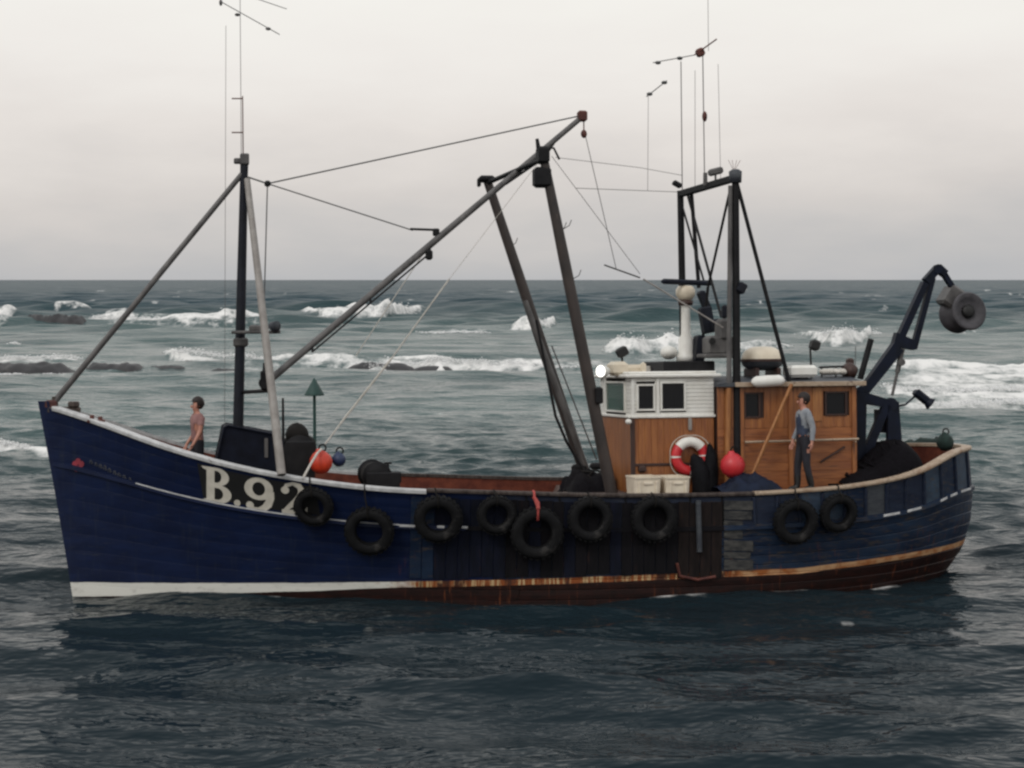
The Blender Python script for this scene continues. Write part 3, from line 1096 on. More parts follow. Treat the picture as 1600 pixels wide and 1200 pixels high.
RAIL = [(-0.13, 0.0), (0.05, 0.0), (0.06, 0.03), (0.05, 0.06), (-0.13, 0.06)]
RAILB = [(-0.12, -0.02), (0.012, -0.035), (0.045, -0.03), (0.055, 0.02), (0.045, 0.045), (-0.12, 0.045)]
for side in (1, -1):
    sweep(0.012, 0.365, 1.0, RAILB, 'white_rail', 'gunwale_rail', side)
    sweep(0.366, 0.70, 1.0, RAIL, 'rail_worn', 'gunwale_rail', side)
    sweep(0.701, 1.0, 1.0, RAIL, 'rail_cream', 'gunwale_rail', side)
    WALE = [(0.0, -0.05), (0.05, -0.04), (0.05, 0.03), (0.0, 0.05)]
    sweep(0.0, 0.40, V_WALE, WALE, 'hull_fwd', 'rubbing_strake', side)
    sweep(0.401, 0.665, V_WALE, WALE, 'sheath', 'rubbing_strake', side)
    sweep(0.666, 1.0, V_WALE, WALE, 'hull_aft', 'rubbing_strake', side)
    # worn white line picked out along the strake forward, and what is left of it aft
    LINE = [(0.049, 0.012), (0.056, 0.014), (0.056, 0.034), (0.049, 0.036)]
    sweep(0.083, 0.335, V_WALE, LINE, 'white_rail', 'painted_line', side)
for s0, s1 in ((0.335, 0.352), (0.372, 0.379), (0.395, 0.402), (0.845, 0.865), (0.875, 0.893), (0.92, 0.93), (0.936, 0.947), (0.955, 0.975)):
    sweep(s0, s1, V_WALE, [(0.049, -0.01), (0.057, -0.008), (0.057, 0.03), (0.049, 0.032)], 'white_rail', 'painted_line', 1)
# stem post
mb = MB()
rows = []
for z in np.linspace(-1.2, P_stem_top.z + 0.06, 14):
    x = xstem(z)
    rows.append([Vector((x - 0.14, 0.09, z)), Vector((x + 0.05, 0.045, z)), Vector((x + 0.05, -0.045, z)), Vector((x - 0.14, -0.09, z))])
mb.ring_loft(rows, smooth=False)
part(mb, 'stem_post', 'hull_fwd')

# deck and inner bulwarks
X_WH = -1.3


def zdeck(x, s):
    if x < X_WH + 0.6:
        return 1.56
    return zsh(s) - 0.82


mb = MB()
rows = []
for s in [q for q in SG if 0.02 < q < 0.985]:
    p = hull_pt(s, 1.0)
    z = zdeck(p.x, s)
    hy = max(H(p.x, z) - 0.10, 0.02)
    rows.append([Vector((p.x, hy * k, z + 0.05 * (1 - k * k))) for k in (1, .75, .5, .25, 0, -.25, -.5, -.75, -1)])
mb.ring_loft(rows, close=False, caps=False)
part(mb, 'deck', 'deck')
for side in (1, -1):
    mb = MB()
    rows = []
    for s in [q for q in SG if 0.015 < q < 1.0] + [1.0]:
        a = hull_pt(s, 1.0)
        n = hull_n(s, .95)
        a = a - n * 0.11
        a.y = max(a.y, 0)
        z = min(zdeck(a.x, s) - .05, a.z - .1)
        r_ = [a]
        for k in (1, 2, 3):
            zz_ = a.z + (z - a.z) * k / 3
            hy = H(a.x, zz_) - .13
            r_.append(Vector((a.x, max(min(a.y, hy), 0), zz_)))
        rows.append([q if side > 0 else mir(q) for q in r_])
    mb.ring_loft(rows, close=False, caps=False)
    part(mb, 'inner_bulwark', 'inner', None)

# ------------------------------------------------------------------ working-side sheathing: upright boards bolted over the planking
xa, xb = on_hull(640, 850).x, on_hull(1128, 850).x
nb = 27
sheath_part = None
for k in range(nb):
    x0 = xa + (xb - xa) * k / nb
    x1 = xa + (xb - xa) * (k + 1) / nb
    if x0 < x1:
        x0, x1 = x1, x0
    pr = 0.022 + random.uniform(-.004, .006)
    zt = zsh(s_of((x0 + x1) / 2, 1.7)) - 0.085 - random.uniform(0, .02)
    zb = 0.315 + random.uniform(-.03, .015)
    if k > 22:
        zb -= 0.10
    mb = MB()
    rings = []
    g = 0.007
    zs = list(np.linspace(zb, zt, 6))
    for z in zs:
        ya, yb = H(x0 - g, z), H(x1 + g, z)
        wal = max(0, 0.055 - abs(z - (Z0 + V_WALE * (zsh(s_of(x0, z)) - Z0))) * .7)
        rings.append([Vector((x0 - g, ya - .01, z)), Vector((x0 - g, ya + pr + wal, z)), Vector((x1 + g, yb + pr + wal, z)), Vector((x1 + g, yb - .01, z))])
    mb.ring_loft(rings, smooth=False)
    mname = 'sheath_brown' if k > 22 else ('hull_aft' if k < 2 else ('sheath_navy' if k < 8 or k in (10, 13, 17) else 'sheath'))
    o = part(mb, 'sheathing_board', mname, hull)
# bare grey boards at the after end of the sheathing
for (y0, y1, off, x2) in ((783, 797, .028, 1176), (799, 812, .024, 1174), (814, 842, .02, 1160), (845, 861, .028, 1176), (863, 873, .02, 1172), (875, 891, .026, 1176)):
    a, b, c, d = on_hull(1131, y0 - 1), on_hull(x2, y0), on_hull(x2, y1), on_hull(1131, y1 - 1)
    mb = MB()
    out = [q + Vector((0, off, 0)) for q in (a, b, c, d)]
    inn = [q - Vector((0, .01, 0)) for q in (a, b, c, d)]
    mb.ring_loft([inn, out], smooth=False)
    part(mb, 'grey_board', 'sheath_grey', hull)
# fender timber standing against the side
for (px, w_) in ((1091, .06),):
    a, b = on_hull(px, 782, .06), on_hull(px + 2, 862, .06)
    mb = MB()
    mb.cyl(a, b, .05, .05, 8)
    part(mb, 'side_timber', 'stern_grey', hull)
mb = MB()
mb.tube([on_hull(1058, 880, .05), on_hull(1062, 900, .05), on_hull(1090, 906, .05), on_hull(1118, 901, .05)], .03, 6)
part(mb, 'keel_cooler_pipe', 'oxide', hull)

# ------------------------------------------------------------------ registration B.92 and the name
mb = MB()
rows = []
for px in np.linspace(313, 492, 30):
    s = s_of(on_hull(px, 750).x, on_hull(px, 750).z)
    row = []
    for v in (V_WALE + .03, V_WALE + .08, V_WALE + .13, .965):
        row.append(hull_pt(s, v) + hull_n(s, v) * 0.0075)
    rows.append(row)
mb.ring_loft(rows, close=False, caps=False)
panel = part(mb, 'registration_panel', 'black')


def arc(cx, cy, rx, ry, a0, a1, n=18):
    return [(cx + rx * math.cos(R(a0 + (a1 - a0) * k / n)), cy + ry * math.sin(R(a0 + (a1 - a0) * k / n))) for k in range(n + 1)]


def glyph(strips, x0, w_, yb, h_, slope, lab):
    mb = MB()
    for A_, B_ in strips:
        vs, fs = [], []
        for (a, b) in zip(A_, B_):
            for q in (a, b):
                px = x0 + q[0] * w_
                py = yb + slope * (px - x0) - q[1] * h_
                p = on_hull(px, py, 0.0)
                n = hull_n(min(max(s_of(p.x, p.z), 0), 1), .85)
                vs.append(p + n * 0.0125)
        m_ = len(A_)
        fs = [(2 * i, 2 * i + 1, 2 * i + 3, 2 * i + 2) for i in range(m_ - 1)]
        mb.add(vs, fs)
    o = part(mb, 'registration_letter', 'letter', panel)
    o['label'] = lab


def band(pts, ws):
    A_, B_ = [], []
    for i, (p, w_) in enumerate(zip(pts, ws)):
        a = pts[max(i - 1, 0)]
        b = pts[min(i + 1, len(pts) - 1)]
        d = Vector((b[0] - a[0], b[1] - a[1])).normalized()
        n = Vector((-d.y, d.x))
        A_.append((p[0] + n.x * w_ / 2, p[1] + n.y * w_ / 2))
        B_.append((p[0] - n.x * w_ / 2, p[1] - n.y * w_ / 2))
    return A_, B_


def serif(y, up, xl, xr):
    d = 0.07 if up else -0.07
    return ([(xl, y), (xr, y)], [(xl + .06, y + d), (xr - .06, y + d)])


GB = [([(.17, 0), (.17, 1)], [(.43, 0), (.43, 1)]), ([(.0, 0), (.17, 0)], [(.05, .06), (.17, .10)]), ([(.0, 1), (.17, 1)], [(.05, .94), (.17, .90)]),
      (arc(.50, .745, .40, .255, 90, -90), arc(.50, .745, .15, .165, 90, -90)), (arc(.52, .265, .46, .265, 90, -90), arc(.52, .265, .19, .165, 90, -90)),
      ([(.43, 1), (.5, 1)], [(.43, .91), (.5, .91)]), ([(.43, .58), (.5, .58)], [(.43, .49), (.5, .49)]), ([(.43, .53), (.52, .53)], [(.43, .43), (.52, .43)]), ([(.43, .10), (.52, .10)], [(.43, 0), (.52, 0)])]
GDOT = [(arc(.5, .5, .5, .5, 0, 360), [(.5, .5)] * 19)]
_tail = [(.86, .62), (.87, .45), (.80, .25), (.66, .12), (.48, .055), (.32, .07), (.22, .14)]
G9 = [(arc(.48, .67, .48, .33, 0, 360, 28), arc(.48, .67, .21, .20, 0, 360, 28)), band(_tail, [.26, .26, .25, .2, .13, .10, .08]), (arc(.19, .16, .13, .11, 0, 360), [(.19, .16)] * 19)]
_two = [(.12, .72), (.20, .88), (.42, .955), (.64, .90), (.74, .74), (.68, .56), (.50, .40), (.30, .25), (.14, .10)]
G2 = [band(_two, [.10, .12, .10, .18, .27, .26, .20, .14, .12]), (arc(.17, .74, .14, .11, 0, 360), [(.17, .74)] * 19), ([(.06, 0), (.86, 0)], [(.06, .16), (.80, .18)]), ([(.76, .0), (.90, 0)], [(.80, .18), (.93, .30)])]
glyph(GB, 315, 48, 782, 55, .155, 'white serif letter B')
glyph(GDOT, 366, 10, 790, 10, .1, 'white full stop')
glyph(G9, 382, 47, 796, 53, .13, 'white serif figure 9')
glyph(G2, 438, 46, 803, 52, .10, 'white serif figure 2 half hidden by a tyre')

# red bow emblem and weathered, unreadable name
mb = MB()
c = on_hull(122, 727)
for k in range(5):
    q = R(72 * k + 90)
    cp = (122 + 5.2 * math.cos(q), 727 - 6.2 * math.sin(q))
    pts = [on_hull(cp[0] + 4.4 * math.cos(t_), cp[1] + 5.0 * math.sin(t_), .011 + .001 * k) for t_ in [2 * math.pi * j / 12 for j in range(12)]]
    mb.add(pts, [tuple(range(12))])
part(mb, 'bow_emblem', mat('faded_red_paint', (0.30, 0.03, 0.05), 0.7, (0.15, 0.02, 0.03), 6), None, 'faded red flower emblem on the bow')
mb = MB()
x = 140
while x < 208:
    h_ = random.choice((5, 6, 9))
    y = 722 + (x - 140) * .46
    pts = [on_hull(x + dx, y + dy, .010) for dx, dy in ((0, 2), (1.5, -h_ * .6), (3.5, -h_ * .4), (3, 3), (6, 1))]
    mb.tube(pts, [.006, .009, .007, .009, .006], 4)
    x += random.choice((7, 8, 9))
part(mb, 'name_lettering', mat('worn_grey_lettering', (0.10, 0.105, 0.12), 0.8), None, 'weathered unreadable grey name on the bow')

# ------------------------------------------------------------------ foredeck fittings
f0 = [(325, 716), (350, 668), (356, 665), (436, 680), (442, 690), (444, 716)]
q = [loc(a, b, 0.75) for a, b in f0]
q[0].z -= .7
q[-1].z -= .7
mb = MB()
mb.prism([(p.x, p.z) for p in q], -0.75, 0.75)
cas = part(mb, 'foredeck_casing', 'casing')
mb = MB()
for yy in (-.78, .78):
    mb = MB()
    mb.tube([(p.x, yy, p.z) for p in q], .018, 6)
    part(mb, 'casing_edge', 'casing', cas)
a, b = loc(416, 700, .77), loc(418, 716, .77)
mb = MB()
mb.box((a.x, .765, a.z), (.06, .03, .34), None, .005)
part(mb, 'casing_post', 'galv', cas)
# winch with drum and warping heads behind the mast
c = loc(466, 705, 0.3)
mb = MB()
mb.lathe([(.05, -.55), (.30, -.55), (.30, -.50), (.20, -.46), (.20, -.08), (.30, -.04), (.30, .02), (.2, .04), (.2, .42), (.3, .46), (.3, .52), (.05, .52)], c, (0, 1, 0), 20)
win = part(mb, 'anchor_winch', 'dark_steel')
mb = MB()
for yy in (-.35, .9):
    mb = MB()
    mb.box((c.x, yy, c.z - .3), (.5, .08, 1.0), None, .02)
    part(mb, 'winch_frame', 'dark_steel', win)
mb = MB()
mb.ball((c.x + .02, .35, c.z + .3), (.22, .3, .2), 14, 8, .08)
mb.ball((c.x - .06, .2, c.z + .12), (.26, .45, .2), 14, 8, .08)
part(mb, 'rope_heap', 'rope_dark', win)
mb = MB()
a = loc(442, 622, -.3)
mb.cyl(a, loc(443, 720, -.3), .02, .03, 8)
part(mb, 'short_post', 'dark_steel')
# trawl winch amidships and its brake wheel
c = loc(585, 742, -0.6)
mb = MB()
mb.lathe([(.04, -.5), (.27, -.5), (.27, -.45), (.17, -.42), (.17, .42), (.27, .45), (.27, .5), (.04, .5)], c, (0, 1, 0), 20)
tw_ = part(mb, 'trawl_winch', 'dark_steel')
mb = MB()
mb.lathe([(.18, -.38), (.225, -.36), (.235, 0), (.225, .36), (.18, .38)], c, (0, 1, 0), 20)
part(mb, 'warp_on_drum', 'rope_dark', tw_)
mb = MB()
for xx, yy, ln in ((0, -1.15, .4), (-.1, -.02, .6)):
    mb = MB()
    mb.box((c.x + xx, yy, c.z - .35), (ln, .08, .85), None, .02)
    part(mb, 'winch_frame', 'dark_steel', tw_)
mb = MB()
a = loc(606, 722, -.6)
mb.cyl(a, a - Vector((0, 0, .7)), .022, .03, 8)
mb.cyl(a + Vector((.07, 0, -.02)), a + Vector((-.07, 0, -.02)), .02, .02, 8)
mb.box(a + Vector((-.06, 0, -.28)), (.34, .3, .2), None, .02)
part(mb, 'brake_lever', 'dark_steel', tw_)
# fairlead rollers on the bow rail
for (px, py, y, mname, nm) in ((150, 661, .62, 'oxide', 'fairlead'),):
    p = on_hull(px, py)
    mb = MB()
    mb.cyl(p + Vector((.07, -.05, 0)), p + Vector((.07, -.05, .14)), .05, .035, 10)
    mb.cyl(p + Vector((-.07, -.05, 0)), p + Vector((-.07, -.05, .11)), .05, .035, 10)
    mb.box(p + Vector((0, -.05, .03)), (.3, .1, .05), None, .01)
    part(mb, nm, mname)
p = loc(95, 632, 0)
mb = MB()
mb.box(p + Vector((-.06, 0, -.1)), (.55, .25, .12), None, .03)
mb.cyl(p + Vector((.1, 0, -.05)), p + Vector((.1, 0, .14)), .06, .05, 10)
mb.box(p + Vector((-.22, 0, .0)), (.18, .3, .1), None, .02)
part(mb, 'bow_bollard', 'rail_worn')

# ------------------------------------------------------------------ foremast
top, bot = loc(382, 243, 0), loc(372, 672, 0)
foot = bot + (bot - top) * 0.17
mb = MB()
mb.tube([foot, bot, bot.lerp(top, .5), bot.lerp(top, .93), top], [.10, .095, .085, .07, .075], 14)
mast = part(mb, 'foremast', 'mast_blue')
mb = MB()
mb.box(top + Vector((0, 0, -.07)), (.16, .2, .2), None, .02)
mb.box(top + Vector((.12, 0, -.10)), (.14, .12, .10), None, .02)
part(mb, 'masthead_light', 'galv', mast)
mb = MB()
mb.cyl(loc(378, 272, 0), loc(80, 634, 0), .048, .055, 12)
part(mb, 'forward_strut', 'galv')
mb = MB()
j = loc(80, 634, 0)
mb.box(j, (.2, .16, .2), None, .03)
part(mb, 'strut_foot', 'oxide')
leg_b = loc(440, 742, 2.15)
mb = MB()
mb.tube([loc(386, 280, 0.05), loc(386, 280, 0.05).lerp(leg_b, .55), leg_b], [.055, .068, .075], 12)
part(mb, 'mast_leg', 'galv_pale', None, 'pale grey port mast leg')
leg_s = Vector((leg_b.x, -2.05, leg_b.z))
# spar platform with lamps on the mast
c1, c2 = loc(372, 522, 0), loc(428, 516, .6)
mb = MB()
mb.box(c1.lerp(c2, .5), ((c1 - c2).length, .3, .05), Matrix.Rotation(0.0, 3, 'Y'), .01)
mb.box(loc(398, 513, .3), (.2, .2, .12), None, .03)
mb.box(loc(376, 535, 0), (.26, .22, .16), None, .03)
plat = part(mb, 'lamp_bracket', 'galv', mast)
mb = MB()
d = loc(428, 510, .6)
mb.lathe([(.001, -.07), (.07, -.07), (.11, .06), (.001, .07)], d, (-.6, .7, -.2), 14)
part(mb, 'deck_lamp', 'stern_grey', mast)
# gooseneck and hanging block at the boom heel
gh = loc(426, 590, 1.1)
mb = MB()
mb.cyl(loc(378, 613, 0), loc(424, 610, 1.1), .035, .035, 8)
mb.cyl(loc(424, 612, 1.1), loc(424, 584, 1.1), .05, .04, 10)
part(mb, 'gooseneck', 'dark_steel', mast)
mb = MB()
c = loc(413, 594, 1.0)
mb.box(c, (.13, .14, .36), None, .04)
mb.cyl(c + Vector((0, -.09, -.05)), c + Vector((0, .09, -.05)), .10, .10, 12)
mb.cyl(c + Vector((0, 0, .15)), c + Vector((0, 0, .3)), .03, .02, 8)
part(mb, 'hanging_block', 'dark_steel', mast)

# boom
bt0, bt1 = gh, loc(908, 184, -.2)
mb = MB()
mb.tube([bt0, bt0.lerp(bt1, .5), bt1], [.062, .062, .05], 12)
boom = part(mb, 'boom', 'galv')


def onboom(t):
    return bt0.lerp(bt1, t)


mb = MB()
mb.cyl(onboom(.12) + Vector((0, .06, -.13)), onboom(.49) + Vector((0, .06, -.14)), .016, .016, 6)
for t_ in (.12, .3, .49):
    mb.cyl(onboom(t_) + Vector((0, .03, 0)), onboom(t_) + Vector((0, .06, -.14)), .02, .02, 6)
part(mb, 'runner_pipe', 'dark_steel', boom)
mb = MB()
p = onboom(.487)
mb.box(p + Vector((0, .05, -.16)), (.12, .1, .18), None, .03)
p = onboom(.515)
mb.box(p + Vector((0.02, 0, .12)), (.12, .05, .14), None, .02)
part(mb, 'boom_block', 'dark_steel', boom)
mb = MB()
p = onboom(1.0)
mb.box(p + Vector((-.02, 0, .03)), (.17, .14, .2), None, .03)
mb.cyl(p + Vector((-.05, 0, -.05)), p + Vector((-.05, 0, -.25)), .012, .012, 6)
mb.ball(p + Vector((-.05, 0, -.3)), (.06, .05, .08), 10, 7)
part(mb, 'tip_block', M['oxide'], boom)
mb = MB()
p = onboom(.78)
mb.cyl(onboom(.74) + Vector((0, .05, -.05)), onboom(.87) + Vector((0, .05, -.16)), .022, .022, 6)
mb.cyl(onboom(.87) + Vector((0, .05, -.16)), onboom(.92), .022, .022, 6)
part(mb, 'boom_stiffener', 'dark_steel', boom)

# ------------------------------------------------------------------ goalpost gallows, leaning forward over the well deck
gp = []
for (tp, bp_, y, rr) in (((762, 284), (918, 752), -1.6, (.085, .11)), ((848, 240), (956, 772), 1.4, (.08, .11))):
    t_, b_ = loc(*tp, y), loc(*bp_, y)
    b2 = b_ + (b_ - t_) * .08
    mb = MB()
    mb.tube([b2, b_.lerp(t_, .3), b_.lerp(t_, .7), t_], [rr[1], rr[1], rr[1] * .92, rr[0]], 14)
    o = part(mb, 'gallows_post', 'post')
    gp.append((t_, b_, o))
(t1, b1_, o1), (t2, b2_, o2) = gp
mb = MB()
mb.box(t1 + Vector((.03, 0, .05)), (.30, .3, .12), None, .04)
mb.box(t1 + Vector((.17, 0, -.02)), (.06, .12, .16), None, .02)
part(mb, 'post_cap', 'dark_steel', o1)
mb = MB()
mb.box(t2 + Vector((0, 0, -.03)), (.2, .26, .3), None, .04)
mb.box(t2 + Vector((.02, 0, -.42)), (.30, .22, .36), None, .05)
mb.cyl(t2 + Vector((.07, 0, .05)), t2 + Vector((.10, 0, .26)), .045, .03, 8)
mb.tube([t2 + Vector((-.05, 0, .1)), t2 + Vector((-.2, 0, .1)), t2 + Vector((-.3, 0, -.1))], .02, 6)
part(mb, 'post_head_sheave', 'dark_steel', o2)
mb = MB()
mb.cyl(t1 + Vector((0, 0, -.02)), t2 + Vector((0, 0, -.1)), .045, .045, 10)
part(mb, 'gallows_beam', 'dark_steel')
# ladder stringer and pipes beside the far post
mb = MB()
mb.cyl(loc(820, 470, -1.4), loc(926, 760, -1.4), .055, .065, 8)
part(mb, 'net_pole', 'galv', o1)
mb = MB()
mb.tube([loc(838, 500, -1.2), loc(868, 650, -1.2), loc(885, 690, -1.2), loc(912, 735, -1.2)], .028, 6)
part(mb, 'hose', 'dark_steel', o1)
mb = MB()
mb.cyl(loc(862, 540, -1), loc(932, 718, -1), .014, .014, 6)
part(mb, 'stay_wire', 'wire', o1)
for (px, py, y) in ((880, 358, 1.4), (872, 362, 1.4), (895, 436, 1.4), (797, 385, -1.6)):
    mb = MB()
    p = loc(px, py, y)
    mb.tube([p, p + Vector((-.1, .05, .06)), p + Vector((-.14, .05, .16))], .008, 5)
    part(mb, 'hook', 'wire', o2)
mb = MB()
p = loc(936, 618, 1.55)
mb.box(p, (.12, .12, .3), None, .03)
part(mb, 'snatch_block', 'dark_steel', o2)
# fittings clustered at the post feet
mb = MB()
for (px, py, y, sz) in ((905, 740, -1.5, (.3, .3, .36)), (932, 728, -.6, (.26, .2, .12)), (925, 760, -.2, (.5, .5, .3)), (944, 745, .3, (.12, .12, .5))):
    mb = MB()
    mb.box(loc(px, py, y), sz, Matrix.Rotation(random.uniform(-.3, .3), 3, 'Z'), .04)
    part(mb, 'deck_block', 'dark_steel', o1)

# ------------------------------------------------------------------ rigging wires and ropes (parts of the boat)
def wire(name, a, b, r=.008, m='wire', sag=0.0):
    pts = [a.lerp(b, k / 8) + Vector((0, 0, -sag * 4 * (k / 8) * (1 - k / 8))) for k in range(9)]
    mb = MB()
    mb.tube(pts, r, 5)
    return part(mb, name, m)


bl = loc(418, 287, .3)
wire('topping_lift', loc(388, 277, 0), bl, .016)
mb = MB()
mb.box(bl, (.11, .08, .11), None, .03)
part(mb, 'topping_block', 'dark_steel')
wire('topping_lift', bl, loc(902, 182, -.2), .014)
wire('topping_lift', bl, loc(645, 360, .25), .012)
wire('boom_guy', loc(641, 358, .25), onboom(.515) + Vector((0, 0, .16)), .024, 'dark_steel')
wire('halyard', bl, loc(412, 505, .5), .012)
wire('white_rope', loc(848, 245, 1.3), loc(702, 436, .9), .005, 'rope')
wire('white_rope', loc(702, 436, .9), loc(612, 560, .9), .014, 'rope')
wire('white_rope', loc(612, 560, .9), loc(532, 662, 1.0), .020, 'rope')
wire('white_rope', loc(532, 662, 1.0), loc(508, 694, 1.1), .014, 'rope')
wire('white_rope', loc(668, 386, .1), loc(556, 556, .3), .009, 'rope')
wire('tip_runner', loc(912, 200, -.2), loc(963, 421, -.2), .007)
wire('tip_runner', loc(944, 414, -.2), loc(1000, 434, -.2), .016)
wire('aerial_wire', loc(868, 246, 1.4), loc(1000, 262, .4), .005)
wire('aerial_wire', loc(1000, 262, .4), loc(1066, 274, 0), .005)
wire('aerial_wire', loc(900, 294, .9), loc(1060, 300, -1.4), .006)
wire('back_stay', loc(862, 244, 1.4), loc(1000, 428, .6), .0055)
wire('back_stay', loc(1005, 436, .6), loc(1130, 512, .9), .016, 'galv_pale')

# aerials above the foremast
wire('whip_aerial', loc(351, 668, 0), loc(353, 40, 0), .0045, 'galv')
wire('whip_aerial', loc(377, 243, 0), loc(375, -30, 0), .006, 'galv')
mb = MB()
for y_ in (154, 207):
    mb.cyl(loc(362, y_, 0), loc(380, y_, 0), .012, .012, 6)
mb.cyl(loc(379, 150, 0), loc(380, 243, 0), .010, .010, 6)
part(mb, 'folded_dipole', 'oxide')
wire('aerial_spreader', loc(344, 2, .2), loc(437, 54, -.2), .008, 'wire')
mb = MB()
for px, py in ((371, 23), (419, 45)):
    mb.ball(loc(px, py, 0), (.05, .03, .03), 8, 6)
mb.ball(loc(345, 4, .2), (.03, .03, .06), 8, 6)
part(mb, 'insulators', 'galv')
wire('aerial_spreader', loc(395, -4, .4), loc(448, 14, .2), .007, 'wire')

# ------------------------------------------------------------------ boarded walls
def boards(parent, origin, ux, uz, W_, Hh, step, openings, m, name, vertical=False, thick=.022, gap=.004, jitter=.002):
    """Board a wall of size W_ x Hh (origin lower corner, ux along, uz up), leaving openings [(x0, x1, z0, z1)]."""
    nrm = ux.cross(uz)
    gap = gap if m == 'white' else .0025
    L_ = W_ if vertical else Hh
    n = max(1, round(L_ / step))
    st = L_ / n
    for k in range(n):
        a, b = k * st, (k + 1) * st
        other = Hh if vertical else W_
        spans = [(0, other)]
        for (x0, x1, z0, z1) in openings:
            lo, hi, p0, p1 = (x0, x1, z0, z1) if vertical else (z0, z1, x0, x1)
            if b > lo + .004 and a < hi - .004:
                ns = []
                for (c, d) in spans:
                    if p1 <= c or p0 >= d:
                        ns.append((c, d))
                        continue
                    if p0 > c + .01:
                        ns.append((c, p0))
                    if p1 < d - .01:
                        ns.append((p1, d))
                spans = ns
        for (c, d) in spans:
            th = thick + random.uniform(-jitter, jitter)
            if vertical:
                sz = (b - a - gap, d - c, th)
                cen = ((a + b) / 2, (c + d) / 2)
            else:
                sz = (d - c, b - a - gap, th)
                cen = ((c + d) / 2, (a + b) / 2)
            rot = Matrix((ux, uz, nrm)).transposed()
            mb = MB()
            mb.box(origin + ux * cen[0] + uz * cen[1] + nrm * th / 2, sz, rot, .003)
            part(mb, name, m, parent)


def window(parent, origin, ux, uz, x0, x1, z0, z1, glass='glass', frame='white', fw=.035, depth=.05):
    nrm = ux.cross(uz)
    rot = Matrix((ux, uz, nrm)).transposed()
    mb = MB()
    cx, cz = (x0 + x1) / 2, (z0 + z1) / 2
    P = lambda x, z, d: origin + ux * x + uz * z + nrm * d
    mb.box(P(x0 + fw / 2, cz, depth / 2), (fw, z1 - z0, depth), rot, .004)
    mb.box(P(x1 - fw / 2, cz, depth / 2), (fw, z1 - z0, depth), rot, .004)
    mb.box(P(cx, z0 + fw / 2, depth / 2 + .002), (x1 - x0 - 2 * fw + .004, fw, depth), rot, .004)
    mb.box(P(cx, z1 - fw / 2, depth / 2 + .002), (x1 - x0 - 2 * fw + .004, fw, depth), rot, .004)
    part(mb, 'window_frame', frame, parent)
    mb = MB()
    mb.box(P(cx, cz, .012), (x1 - x0 - 2 * fw, z1 - z0 - 2 * fw, .008), rot)
    part(mb, 'window_pane', glass, parent)


AFT = Vector((-1, 0, 0))
UP = Vector((0, 0, 1))
PORT = Vector((0, 1, 0))
# wheelhouse: varnished lower storey, white boarded top with windows
XF, XA = loc(987, 650, 1.15).x, loc(1115, 650, 1.15).x
HY = 1.15
ZL, ZM, ZT = 1.5, loc(987, 651, HY).z, loc(1050, 590, HY).z
Wd = XF - XA
mb = MB()
mb.box(((XF + XA) / 2, 0, (ZL + ZM) / 2), (Wd - .01, 2 * HY - .01, ZM - ZL))
wh = part(mb, 'wheelhouse_base', 'wood_dark')
boards(wh, Vector((XF, HY, ZL)), AFT, UP, Wd, ZM - ZL - .02, .115, [], 'wood', 'upright_board', True)
boards(wh, Vector((XF, -HY, ZL)), PORT, UP, 2 * HY, ZM - ZL - .02, .115, [], 'wood', 'upright_board', True)
mb = MB()
mb.box((XF - .01, HY + .012, (ZL + ZM) / 2), (.07, .07, ZM - ZL - .03), None, .008)
part(mb, 'corner_post', 'wood_dark', wh)
mb = MB()
mb.box(((XF + XA) / 2, HY + .02, 1.5 + .62), (Wd, .05, .05), None, .008)
part(mb, 'rubbing_batten', 'wood_dark', wh)

# upper storey
mb = MB()
zt = ZT
mb.box(((XF + XA) / 2, 0, zt + .035), (Wd + .24, 2 * HY + .22, .07), None, .02)
mb.box(((XF + XA) / 2, 0, zt + .09), (Wd + .10, 2 * HY + .06, .05), None, .02)
top_ = part(mb, 'wheelhouse_top', 'white')
mb = MB()
mb.box(((XF + XA) / 2, 0, ZM + .02), (Wd - .06, 2 * HY - .06, .03))
mb.box((XA + .05, 0, (ZM + zt) / 2), (.02, 2 * HY - .1, zt - ZM - .1))
mb.box(((XF + XA) / 2, -HY + .05, (ZM + zt) / 2 - .2), (Wd - .1, .02, (zt - ZM) * .45))
part(mb, 'wheelhouse_interior', 'dark_inside', top_)
Hu = zt - ZM


def wx(px, y=HY):
    return XF - loc(px, 620, y).x


sidew = [(wx(994), wx(1023), loc(1008, 642, HY).z - ZM, loc(1008, 600, HY).z - ZM), (wx(1031), wx(1071), loc(1050, 642, HY).z - ZM, loc(1050, 596, HY).z - ZM)]
boards(top_, Vector((XF, HY, ZM)), AFT, UP, Wd, Hu, .072, sidew, 'white', 'level_board', False, .022, .005)
window(top_, Vector((XF, HY, ZM)), AFT, UP, *sidew[0])
window(top_, Vector((XF, HY, ZM)), AFT, UP, *sidew[1])
# front: three windows across
fwz = (loc(974, 646, .3).z - ZM, loc(974, 598, .3).z - ZM)
fz0, fz1 = .06, Hu - .06
fronts = [(.45, 1.95, fz0, fz1)]
boards(top_, Vector((XF, -HY, ZM)), PORT, UP, 2 * HY, Hu, .072, fronts, 'white', 'level_board', False, .022, .005)
for i, fr_ in enumerate(fronts):
    window(top_, Vector((XF, -HY, ZM)), PORT, UP, *fr_, glass='glass_green')
boards(top_, Vector((XA, -HY, ZM)) + Vector((0, 0, 0)), AFT, UP, .02, Hu, .2, [], 'white', 'level_board')
boards(top_, Vector((XA, -HY, ZM)), Vector((1, 0, 0)), UP, Wd, Hu, .072, [], 'white', 'level_board', False, .022, .005)
for px in (988, 1027):
    mb = MB()
    mb.box((XF - wx(px), HY + .028, (ZM + zt) / 2), (.05, .035, Hu - .01), None, .006)
    part(mb, 'mullion', 'white', top_)
mb = MB()
mb.box(((XF + XA) / 2, HY + .025, ZM - .005), (Wd + .04, .06, .05), None, .01)
